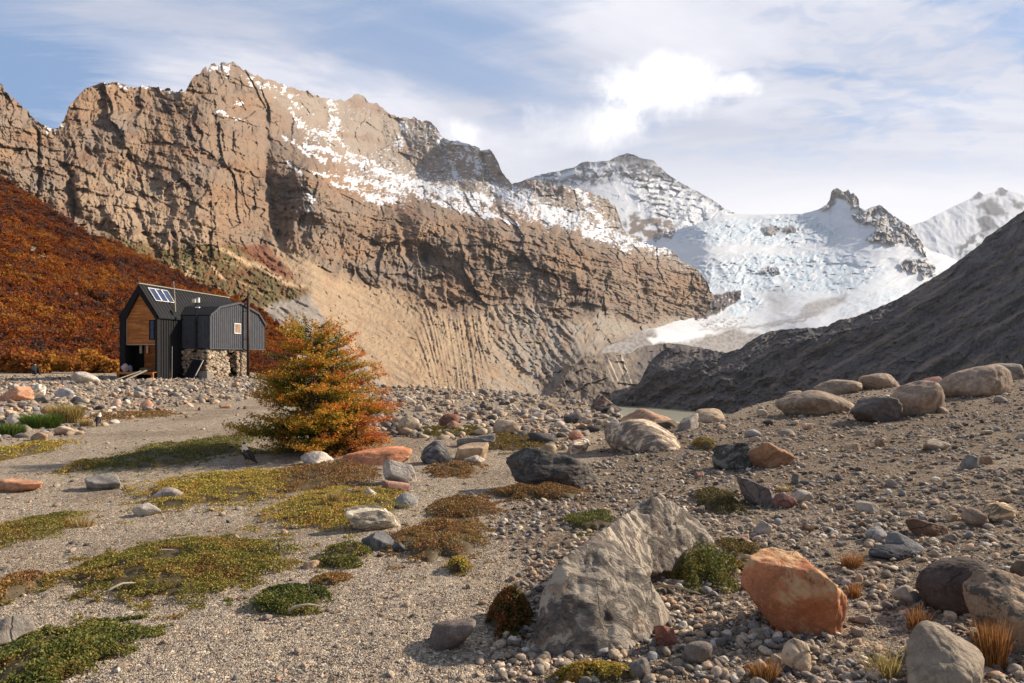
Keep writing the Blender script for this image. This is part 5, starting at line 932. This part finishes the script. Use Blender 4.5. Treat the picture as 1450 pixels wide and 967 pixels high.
# ------------------------------------------------------------------ plants
def leaf_mat(name, trans=.35, rough=.6):
    m, t = newmat(name); at = t.add('ShaderNodeAttribute', attribute_name='Col'); c = at.outputs['Color']
    d = t.add('ShaderNodeBsdfPrincipled', {'Base Color': c, 'Roughness': rough, 'Specular IOR Level': .2}); tr = t.add('ShaderNodeBsdfTranslucent', {'Color': c}); mx = t.add('ShaderNodeMixShader', {0: trans, 1: d.outputs[0], 2: tr.outputs[0]}); t.add('ShaderNodeOutputMaterial', {0: mx.outputs[0]}); return m
M_leaf = leaf_mat('autumn_leaf', .45); M_heath = leaf_mat('heath_leaf', .25); M_straw = leaf_mat('dry_grass', .35)
M_bark = simple('beech_bark', S(92, 80, 72), .9, 12, .35, .5)
def quads(cen, nrm_j, size, col, rng, up=0.6, asp=.6):
    n = len(cen); a = rng.normal(size=(n, 3)); a[:, 2] *= (1 - up) + .15; a /= np.linalg.norm(a, axis=1)[:, None]
    nr = rng.normal(size=(n, 3)) * (1 - up) + np.array([0, 0, up]); b = np.cross(nr, a); b /= np.linalg.norm(b, axis=1)[:, None] + 1e-9
    s = np.asarray(size).reshape(-1, 1) * np.ones((n, 1)); a = a * s; b = b * s * asp
    V = np.stack([cen - a, cen + b * .9, cen + a, cen - b * .9], 1).reshape(-1, 3); return V, np.arange(4 * n).reshape(n, 4), np.repeat(col, 4, 0)
def mixcols(pal, w_, rng, jit=.18):
    pal = np.array(pal); w_ = np.clip(w_, 0, .999) * (len(pal) - 1); i = w_.astype(int); f = (w_ - i)[:, None]; c = pal[i] * (1 - f) + pal[np.minimum(i + 1, len(pal) - 1)] * f
    return c * np.exp(rng.normal(size=(len(c), 1)) * jit) * (1 + rng.normal(size=c.shape) * .06)
# --- the autumn beech: flat sprays on many stems
def beech(name, label, u, v, height, prof, nb, seed, pal, dens=1.0, base=(0, 0), size=.021, cat='tree'):
    rng = np.random.default_rng(seed); x, y, z = ground_hit(u, v); root = empty(name, (x, y, z)); tag(root, label, cat)
    wood = MB(); C, W, K = [], [], []
    for s in range(6):
        a = rng.uniform(0, 6.28); lean = rng.uniform(.05, .32); top = height * rng.uniform(.55, .98) if s else height * .98
        pts = [(0.1 * math.cos(a), .1 * math.sin(a), -.05)] + [(math.cos(a) * lean * q * top + .03 * rng.normal(), math.sin(a) * lean * q * top + .03 * rng.normal(), q * top) for q in (.25, .5, .75, 1)]
        wood.tube(pts, [.045, .036, .026, .016, .006], 7)
    for b in range(nb):
        q = rng.random() ** .9; h0 = height * (.05 + .95 * q); az = rng.uniform(0, 6.28); R_ = float(np.interp(h0 / height, [p[0] for p in prof], [p[1] for p in prof])) * rng.uniform(.45, 1.2)
        rise = rng.uniform(-.06, .30) + .55 * max(0, q - .72) * 2.2; nS = max(5, int(R_ / .07)); dirv = np.array([math.cos(az), math.sin(az), 0]); side = np.array([-dirv[1], dirv[0], 0])
        st = 0.12 * rng.random(); p0 = np.array([0, 0, h0 - .15 * R_]); ts = np.linspace(0, 1, nS); curve = rng.normal() * .18
        line = p0 + (st + ts[:, None] * (R_ - st)) * dirv + side * (curve * (ts ** 2) * R_)[:, None] + np.array([0, 0, 1]) * (rise * R_ * ts ** 1.5)[:, None]
        wood.tube([tuple(p) for p in line[::max(1, nS // 4)]], list(np.linspace(.012, .003, len(line[::max(1, nS // 4)]))), 5)
        hue = rng.normal() * .12 + (.25 if rng.random() < .16 else 0)
        for i in range(2, nS):
            for sg in (-1, 1):
                tl = (.10 + .30 * R_ * (1 - abs(2 * ts[i] - 1.0) * .75)) * rng.uniform(.5, 1.15); td = dirv * .75 + side * sg * .75 + np.array([0, 0, rng.uniform(-.10, .40)]); td /= np.linalg.norm(td)
                nl = int(max(3, tl / .021) * dens); tt = rng.random(nl); c = line[i] + td * (tt * tl)[:, None] + rng.normal(size=(nl, 3)) * np.array([.018, .018, .020]); c[:, 2] += .05 * R_ * fbm2(c[:, 0] * 6, c[:, 1] * 6, 2, b) + .12 * tt ** 2 * tl; C.append(c)
                W.append(np.clip(-.10 + .62 * ts[i] ** 1.2 + .22 * tt + hue + .12 * q + rng.normal(size=nl) * .10, 0, 1)); K.append(nl)
    C = np.concatenate(C); W = np.concatenate(W); C[:, :2] += np.array(base)
    # brighter rust on the sprays towards the right and top
    W = np.clip(W + .10 * (C[:, 0]) / 1.2 + .06 * fbm2(C[:, 0] * 2, C[:, 2] * 3, 2, seed), 0, 1)
    V, Fq, cc = quads(C, None, rng.uniform(.7, 1.25, len(C)) * size, mixcols(pal, W, rng), rng, .55)
    k = C[:, 2] > .0
    link('crown', mesh_np('crown', V, Fq, cc, False, [M_leaf]), root); t_ = wood.build('trunk', M_bark, root, True)
    ROCK_SPOTS.append((x, y, .5)); return root
PALB = [S(72, 86, 36), S(102, 110, 42), S(146, 132, 48), S(196, 152, 58), S(208, 138, 58), S(192, 110, 58)]
beech('beech_tree', 'bushy autumn beech tree turning from green to orange beside the gravel path', 446, 640, 2.28, [(0, 1.0), (.10, 1.12), (.3, 1.18), (.5, 1.12), (.66, 1.02), (.8, .84), (.9, .62), (1, .40)], 240, 41, PALB, 1.8, (0, 0), .022)
beech('beech_shrub', 'low orange beech shrub at the right foot of the autumn tree', 500, 640, .52, [(0, .45), (.4, .66), (.8, .5), (1, .3)], 50, 43, [S(150, 120, 50), S(186, 122, 56), S(196, 116, 66), S(176, 100, 68)], 1.6, (0, 0), .02, 'shrub')
# --- heath mats
def heath(u, v, ru, rv, pal, label, n, seed, hgt=.10, leaf=.0095, name='heath_mat', cat='heath mat', bush=0.0):
    rng = np.random.default_rng(seed); x0, y0, z0 = ground_hit(u, v); rx = ru / F * y0; ry = max(rv * y0 * y0 / (EYE * F), rx * .22)
    th = np.linspace(0, 2 * np.pi, 73)[:-1]; rr = np.linspace(0, 1, 15); TH, RR = np.meshgrid(th, rr)
    def edge(t): return 1 + .42 * fbm2(np.cos(t) * 1.3 + seed, np.sin(t) * 1.3, 3, 231) + .16 * fbm2(np.cos(t) * 4 + seed, np.sin(t) * 4, 2, 233)
    def surf(xx, yy, r):
        lump = .55 + .6 * np.clip(fbm2(xx / .32 + seed, yy / .32, 3, 235) + .45, 0, 1.4); return ground_z(xx, yy) + hgt * np.clip(1 - r ** 3, 0, 1) * lump - .01 * (r > .98)
    E = edge(TH); mx = x0 + .86 * rx * RR * E * np.cos(TH); my = y0 + .86 * ry * RR * E * np.sin(TH); mz = surf(mx, my, RR * .86) - .012 - .06 * sst(RR, .80, 1.0)
    MV = np.stack([mx - x0, my - y0, mz - z0], -1).reshape(-1, 3); nt = len(th); i = np.arange(14)[:, None] * nt + np.arange(nt)[None]; j = np.arange(14)[:, None] * nt + (np.arange(nt)[None] + 1) % nt
    MF = np.stack([i, j, j + nt, i + nt], -1).reshape(-1, 4); MC = np.repeat([S(100, 86, 62)], len(MV), 0) * (1 + .3 * fbm2(mx / .1, my / .1, 2, 237).ravel()[:, None])
    n = int(n * 2.6); r = np.sqrt(rng.random(n)) * 1.45; t = rng.uniform(0, 6.283, n); e = edge(t); xx = x0 + rx * r * e * np.cos(t); yy = y0 + ry * r * e * np.sin(t)
    bare = fbm2(xx / .22 + seed, yy / .22, 3, 239) ; k = np.where(r > 1.02, bare > .16 + .5 * (r - 1), bare + .55 * fbm2(xx / .9 + seed, yy / .9, 2, 245) > -.30 + .42 * np.minimum(r, 1.3) ** 3) | (rng.random(n) < .05 * (r < 1.1)); xx, yy, r = xx[k], yy[k], r[k]
    zz = surf(xx, yy, np.minimum(r, 1)) + rng.random(len(xx)) * (.022 + bush * .10 * np.clip(1 - r, 0, 1)) * (hgt / .07) ** .5
    w_ = .48 + .55 * fbm2(xx / .42 + seed * 2, yy / .42, 3, 241) + .40 * fbm2(xx / .07, yy / .07, 2, 243) + .10 * rng.normal(size=len(xx))
    V, Fq, cc = quads(np.stack([xx - x0, yy - y0, zz - z0], 1), None, rng.uniform(.6, 1.3, len(xx)) * leaf * max(1, y0 / 7.0), mixcols(pal, w_, rng, .25), rng, .35)
    o = link(name, mesh_np(name, np.concatenate([MV, V]), np.concatenate([MF, Fq + len(MV)]), np.concatenate([MC, cc]), False, [M_heath]), None, (x0, y0, z0)); return tag(o, label, cat)
GR = [S(78, 80, 42), S(110, 108, 50), S(146, 134, 60), S(148, 114, 62), S(126, 92, 62)]; YG = [S(106, 104, 48), S(152, 140, 62), S(182, 160, 74), S(174, 134, 68), S(134, 112, 70)]; RU = [S(104, 96, 54), S(142, 118, 68), S(154, 116, 68), S(134, 96, 66), S(124, 108, 76)]; GN_ = [S(66, 76, 40), S(92, 100, 48), S(118, 116, 56), S(136, 122, 64)]
H = heath
H(258, 803, 162, 46, GR, 'largest green and rust heath mat on the gravel at lower left', 34000, 1)
H(88, 928, 88, 52, GN_ + [S(132, 84, 40)], 'round green heath mat at the bottom left corner', 22000, 2)
H(42, 752, 46, 26, GR, 'dark green heath mat at the left edge above the largest one', 8000, 3)
H(2, 845, 34, 34, RU, 'brownish heath mat cut by the left edge', 6000, 4)
H(408, 853, 62, 20, GN_ + [S(150, 96, 50)], 'narrow green heath mat with orange end on the gravel', 8000, 5, .08)
H(622, 766, 70, 32, RU, 'rust red heath mat below the pale cream boulder', 14000, 6)
H(488, 790, 42, 15, GN_ + [S(140, 110, 44)], 'small bright green heath mat left of the rust red one', 5000, 7)
H(655, 721, 48, 14, RU + [S(78, 90, 34)], 'thin brown heath mat beside the path bend', 6000, 8)
H(312, 690, 112, 28, YG, 'yellow green heath mat left of centre with a pale stone in it', 20000, 9)
H(268, 640, 78, 24, GN_ + [S(140, 120, 44)], 'green heath mat left of the autumn tree', 13000, 10)
H(482, 718, 92, 30, YG, 'yellow green heath mat with a dry grass tuft on it', 18000, 11)
H(452, 676, 95, 20, RU + [S(118, 112, 44)], 'brown heath mat between the orange slab and the grass tuft', 13000, 12)
H(122, 662, 22, 8, YG, 'small olive heath cushion alone on the gravel at left', 2000, 13)
H(838, 741, 42, 13, GN_, 'thin green heath strip along the back of the veined boulder', 4000, 15, .09)
H(972, 800, 66, 30, GN_ + [S(150, 112, 46), S(140, 80, 44)], 'bushy green heath growing against the right side of the veined boulder', 15000, 16, .12, .010, 'heath_bush', 'heath', 1.0)
H(724, 880, 34, 16, [S(66, 70, 34), S(90, 82, 40), S(150, 84, 44), S(160, 76, 44)], 'small red tipped bush in the shade left of the veined boulder', 6000, 17, .13, .010, 'heath_bush', 'heath', .35)
H(850, 958, 62, 10, YG, 'yellow heath strip at the bottom edge below the veined boulder', 7000, 18, .07)
H(760, 699, 74, 9, RU + [S(84, 92, 36)], 'heath strip along the foot of the long dark boulder', 6000, 19)
H(808, 683, 20, 10, GN_, 'green cushion growing on the front of the long dark boulder', 2200, 20, .12)
H(1018, 712, 34, 16, [S(70, 68, 36), S(92, 84, 42), S(120, 92, 50)], 'dark olive heath patch left of the tilted grey slab', 4000, 21)
H(1000, 634, 14, 9, GR, 'round olive cushion left of the black mottled boulder', 1500, 22, .14)
H(942, 622, 14, 6, YG, 'yellow cushion right of the long smooth outcrop', 1200, 23, .12)
H(650, 807, 16, 7, YG, 'tiny yellow cushion on bare gravel', 1000, 24)
H(184, 589, 58, 6, RU, 'thin brown heath strip behind the bird with pale chest', 4000, 25)
H(728, 626, 62, 11, [S(104, 98, 44), S(128, 106, 50), S(120, 80, 46)], 'olive brown heath patch behind the long dark boulder', 6000, 26)
H(640, 668, 42, 10, RU + [S(100, 104, 40)], 'brown heath patch below the tan block', 4500, 27)
H(640, 611, 60, 6, [S(104, 104, 44), S(122, 100, 48)], 'faint green heath strip on the stone field', 3500, 28)
H(26, 640, 40, 16, YG, 'olive heath patch at the left edge below the green grass', 5000, 29)
H(1042, 780, 40, 18, [S(92, 86, 44), S(120, 100, 56), S(130, 92, 52)], 'sparse dry heath between the bushy heath and the orange boulder', 4000, 30, .04)
H(470, 822, 26, 10, RU, 'small brown heath patch below the bright green mat', 1500, 31, .03)
# --- grass tufts
def tuft(u, v, wpx, hpx, pal, label, n, seed, curve=.35, name='grass_tuft', cat='grass tuft', group=None):
    rng = np.random.default_rng(seed); x, y, z = ground_hit(u, v); W = wpx / F * y / 2; Hh = hpx / F * y; t = np.array([0, .35, .7, 1.0]); wd = np.array([1, .8, .5, .08])
    a = rng.uniform(0, 6.28, n); r = np.sqrt(rng.random(n)) * W * .75; bx, by = r * np.cos(a), r * np.sin(a) * .6; d = rng.uniform(0, 6.28, n); L = Hh * rng.uniform(.5, 1.1, n); out = L * rng.uniform(.1, 1, n) * curve
    dx = np.cos(d) * out + bx * .5; dy = np.sin(d) * out; bz = ground_z(x + bx, y + by) - z - .01
    cx = bx[:, None] + dx[:, None] * t ** 1.7; cy = by[:, None] + dy[:, None] * t ** 1.7; cz = bz[:, None] + L[:, None] * (t - .22 * curve * t ** 3)
    px_, py_ = -np.sin(d), np.cos(d); bw = (max(.0022, y * .00045)) * rng.uniform(.7, 1.3, n)
    l = np.stack([cx - px_[:, None] * bw[:, None] * wd, cy - py_[:, None] * bw[:, None] * wd, cz], -1); rgt = np.stack([cx + px_[:, None] * bw[:, None] * wd, cy + py_[:, None] * bw[:, None] * wd, cz], -1)
    V = np.stack([l, rgt], 2).reshape(-1, 3); b = np.arange(n)[:, None] * 8 + np.arange(3)[None] * 2; Fq = np.stack([b, b + 1, b + 3, b + 2], -1).reshape(-1, 4)
    c = mixcols(pal, rng.random(n), rng, .2); o = link(name, mesh_np(name, V, Fq, np.repeat(c, 8, 0), False, [M_straw]), None, (x, y, z)); return tag(o, label, cat, group)
STRAW = [S(176, 150, 92), S(206, 182, 122), S(150, 128, 74)]; RUSTY = [S(150, 100, 56), S(178, 130, 76), S(120, 76, 46)]; GGRN = [S(60, 86, 34), S(84, 110, 44), S(120, 128, 56)]
tuft(94, 598, 52, 30, STRAW + [S(120, 120, 60)], 'large straw coloured grass clump among the stones at left', 1500, 1, .7)
tuft(58, 606, 62, 24, GGRN, 'green grass clump left of the straw coloured one', 1700, 2, .6)
tuft(12, 618, 50, 22, GGRN, 'green grass clump at the left edge', 1200, 3, .6)
tuft(122, 603, 22, 12, STRAW, 'small yellow grass clump at the foot of the pale chested bird', 350, 4, .6)
tuft(474, 722, 24, 32, STRAW, 'upright dry grass tuft on the yellow green heath mat', 260, 5, .25)
tuft(112, 745, 46, 18, [S(196, 170, 110), S(150, 120, 72)], 'faint pale grass tuft by the dark green mat at left', 160, 6, .5)
tuft(1404, 945, 52, 74, RUSTY, 'tall rusty grass tuft in front of the pitted boulder', 420, 7, .3)
tuft(1206, 802, 40, 26, RUSTY, 'low rusty grass tuft with two pebbles right of the orange boulder', 220, 8, .6)
tuft(1208, 846, 26, 30, RUSTY, 'thin rusty grass tuft at the right end of the orange boulder', 120, 9, .4)
tuft(1300, 890, 40, 40, RUSTY, 'sparse rusty grass tuft on the black soil', 150, 10, .5)
tuft(1082, 962, 50, 34, RUSTY + [S(190, 160, 100)], 'dry grass tuft at the bottom edge below the cream egg stone', 320, 11, .5)
tuft(1250, 955, 60, 46, [S(150, 140, 80), S(196, 176, 116), S(130, 100, 56)], 'grass tuft with pale bent heads left of the speckled boulder', 160, 12, .6)
tuft(1140, 870, 22, 26, STRAW, 'pale grass wisp against the front of the orange boulder', 90, 13, .4)
tuft(1380, 842, 20, 40, RUSTY, 'few tall thin stems behind the pitted boulder', 40, 14, .15)
tuft(1112, 695, 24, 12, STRAW, 'short straw grass behind the dull red stone', 120, 15, .5)
# --- dead sticks
def stick(u, v, L, az, label, seed):
    rng = np.random.default_rng(seed); x, y, z = ground_hit(u, v); pts = []
    for i in range(6): q = i / 5; pts.append((math.cos(az) * L * (q - .5) + .02 * rng.normal() * L, math.sin(az) * L * (q - .5), .02 + .03 * math.sin(q * 3) + .015))
    pts = [(a, b, c + float(ground_z(np.array([x + a]), np.array([y + b]))[0]) - z + .03) for a, b, c in pts]
    o = MB().tube(pts, [.008, .010, .009, .008, .006, .003], 6).build('dead_stick', M_oldwood, None, True); o.location = (x, y, z); tag(o, label, 'stick')
stick(228, 795, .28, .4, 'pale dead stick lying across the largest heath mat', 1); stick(172, 846, .22, 1.0, 'short bent stick at the front edge of the largest heath mat', 2); stick(432, 877, .22, .3, 'grey twig below the narrow green heath mat', 3); stick(955, 850, .35, -.5, 'bleached stick beside the bushy heath', 4)
# --- wooded hillside at the left
sky_hill = pline([(-560, 120), (-300, 150), (-80, 205), (-40, 228), (0, 252), (20, 264), (40, 277), (80, 304), (125, 335), (150, 343), (172, 351), (200, 364), (230, 378), (260, 393), (300, 410), (340, 426), (372, 442), (400, 470), (420, 520)])
hc = []
for u, sl_ in ((-560, .46), (-300, .46), (-80, .40), (0, .38), (80, .34), (170, .29), (250, .24), (340, .2), (420, .2)):
    v = 545; k = (HV - v) / F; y = 84.0 + max(0, u) * .05; vt = float(sky_hill(u))
    for vv in np.linspace(v, vt, 6): kk = (HV - vv) / F; hc.append((u, vv, y * (sl_ - k) / (sl_ - kk)))
_dh = RBF([c[:2] for c in hc], [math.log(c[2]) for c in hc], 1e-3)
def hgt_hill(U, V, T): return 46 * fbm2(U / 60 + .5, V / 40, 4, 251) * T * (1 - .6 * T) + 13 * fbm2(U / 18, V / 13, 3, 257) * T - 6 * stroke(U, V, [(30, 350), (60, 365), (75, 385)], 16)
def bare_hill(U, V): return np.maximum.reduce([stroke(U, V + 4 * fbm2(U / 12, V / 12, 2, 253), [(108, 418), (140, 434), (172, 452)], 7), stroke(U, V, [(48, 356), (62, 366)], 9) * .9, stroke(U, V, [(86, 410), (104, 424)], 5) * .6])
def col_hill(U, V, N, h, P): n = fbm2(U / 9, V / 7, 4, 255); C = mixc(np.ones(U.shape + (3,)) * S(96, 62, 38), S(70, 54, 40), sst(n, -.1, .3)); return mixc(C, S(150, 134, 112), sst(bare_hill(U, V), .3, .7))
tag(terrain('hillside', -560, 420, 2.0, 130, lambda u: u * 0 + 545.0, sky_hill, lambda U, V: np.exp(_dh(U, V)), hgt_hill, col_hill, terrain_mat('hill_soil', 4.0, .4, .4), 60, .4, 1.0, 21), 'brown soil of the wooded slope rising left of the hut', 'hillside', kind='structure')
def crown_mesh(seed, n=420):
    rng = np.random.default_rng(seed); cl = rng.normal(size=(16, 3)); cl /= np.linalg.norm(cl, axis=1)[:, None]; cl *= rng.uniform(.35, .9, (16, 1)); cl[:, 2] = np.abs(cl[:, 2]) * .9 + .18; cl[:, :2] *= .95
    c = cl[rng.integers(16, size=n)] + rng.normal(size=(n, 3)) * np.array([.20, .20, .11]); c[:, 2] = np.abs(c[:, 2]); d = np.exp(rng.normal(size=(n, 1)) * .25)
    V, Fq, cc = quads(c * np.array([.5, .5, .75]), None, rng.uniform(.05, .095, n), np.ones((n, 3)) * d * .8, rng, .35, .8); return V, Fq, cc
def shrub_mat(name, pal):
    m, t = newmat(name); at = t.add('ShaderNodeAttribute', attribute_name='Col'); oi = t.add('ShaderNodeObjectInfo'); ps = t.add('ShaderNodeNewGeometry').outputs['Position']; fac_ = t.math('ADD', t.math('MULTIPLY', oi.outputs['Random'], .62), t.math('MULTIPLY', t.ramp(t.noise(ps, .045, 4, .6), .38, .62), .50)); r = t.add('ShaderNodeValToRGB', {0: fac_}); e = r.color_ramp
    for i, (p_, c_) in enumerate(pal):
        q = e.elements[i] if i < 2 else e.elements.new(p_); q.position = p_; q.color = (*S(*c_), 1)
    c = t.mix(1.0, r.outputs[0], at.outputs['Color'], 'MULTIPLY'); d = t.add('ShaderNodeBsdfDiffuse', {0: c}); tr = t.add('ShaderNodeBsdfTranslucent', {0: c}); mx = t.add('ShaderNodeMixShader', {0: .4, 1: d.outputs[0], 2: tr.outputs[0]}); t.add('ShaderNodeOutputMaterial', {0: mx.outputs[0]}); return m
M_shrub = shrub_mat('lenga_leaf', [(0, (78, 58, 52)), (1, (188, 130, 62)), (.16, (108, 64, 48)), (.28, (104, 86, 80)), (.36, (130, 72, 46)), (.5, (152, 82, 44)), (.6, (126, 100, 86)), (.66, (164, 92, 46)), (.84, (172, 104, 50))])
sh_col = bpy.data.collections.new('shrub shapes')
for i in range(6): V, Fq, cc = crown_mesh(50 + i, 460); sh_col.objects.link(bpy.data.objects.new('shrub_shape', mesh_np('shrub_shape', V, Fq, cc, False, [M_shrub])))
ho = bpy.data.objects['hillside'].data; hv = np.empty(len(ho.vertices) * 3, np.float32); ho.vertices.foreach_get('co', hv); hv = hv.reshape(-1, 3)[:130 * 491].reshape(130, 491, 3)
n = 46000; iu = RNG.uniform(0, 490, n); iv = RNG.random(n) ** .8 * 129; a0, b0 = np.minimum(iu.astype(int), 489), np.minimum(iv.astype(int), 128); fa, fb = (iu - a0)[:, None], (iv - b0)[:, None]
pt = (hv[b0, a0] * (1 - fa) + hv[b0, a0 + 1] * fa) * (1 - fb) + (hv[b0 + 1, a0] * (1 - fa) + hv[b0 + 1, a0 + 1] * fa) * fb
uu, vv_ = project(pt[:, 0], pt[:, 1], pt[:, 2]); k = (RNG.random(n) > sst(bare_hill(uu, vv_), .25, .6) * .97) & (uu < 415) & ~((uu > 160) & (pt[:, 1] < 88)); pt = pt[k]; uu = uu[k]; n = len(pt)
s = (.9 + 2.2 * RNG.random(n) ** 1.8) * np.where(uu > 260, .6, 1); rot = np.stack([RNG.uniform(-.15, .15, n), RNG.uniform(-.15, .15, n), RNG.uniform(0, 6.28, n)], 1)
scatter('forest', pt - np.array([0, 0, .1]), rot, np.stack([s, s, s * RNG.uniform(.7, 1.15, n)], 1), sh_col, 'orange and rust autumn beech thicket covering the hillside', 'forest')
# trees one can tell apart along the lower edge of the thicket
M_tree = shrub_mat('edge_tree_leaf', [(0, (176, 108, 52)), (1, (192, 124, 58)), (.3, (152, 92, 54)), (.55, (200, 142, 66)), (.8, (166, 96, 56))])
kinds = []
for i in range(5): V, Fq, cc = crown_mesh(80 + i, 1500); kinds.append(mesh_np('crown', V * np.array([1, 1, 1]), Fq, cc, False, [M_tree]))
tb = MB().tube([(0, 0, -.1), (.03, .02, .3), (.0, .05, .7)], [.035, .025, .008], 6).tube([(0, 0, .1), (.15, .05, .5)], [.018, .005], 5).tube([(0, 0, .1), (-.16, -.03, .48)], [.018, .005], 5).build('trunk', M_bark, None, True); tmesh = tb.data; bpy.data.objects.remove(tb)
for i in range(26):
    u = -30 + i * 7.6 + RNG.uniform(-3, 3); yy = RNG.uniform(70, 84) if u < 158 else RNG.uniform(72, 84); x = (u - UC) / F * yy; z = float(ground_z(np.array([x]), np.array([yy]))[0]); sz = RNG.uniform(1.6, 3.0)
    r_ = empty('beech_tree', (x, yy, z), RNG.uniform(0, 6.28)); r_.scale = (sz * 1.1, sz * 1.1, sz); tag(r_, 'small orange beech tree in the row along the lower edge of the thicket', 'tree', 'beech trees along the foot of the hillside'); link('crown', kinds[i % 5], r_); link('trunk', tmesh, r_)
# ------------------------------------------------------------------ air between the camera and the peaks
m, t = newmat('haze_air'); pv = t.add('ShaderNodeVolumePrincipled', {'Color': (.86, .92, 1.0, 1), 'Density': 0.00002, 'Anisotropy': 0.2}); t.add('ShaderNodeOutputMaterial', {1: pv.outputs[0]})
hz = MB().box((-2600, -220, LZ - 8), (11500, 12400, 3200)).build('haze', m); tag(hz, 'thin pale air veiling the far peaks', 'haze', kind='stuff')
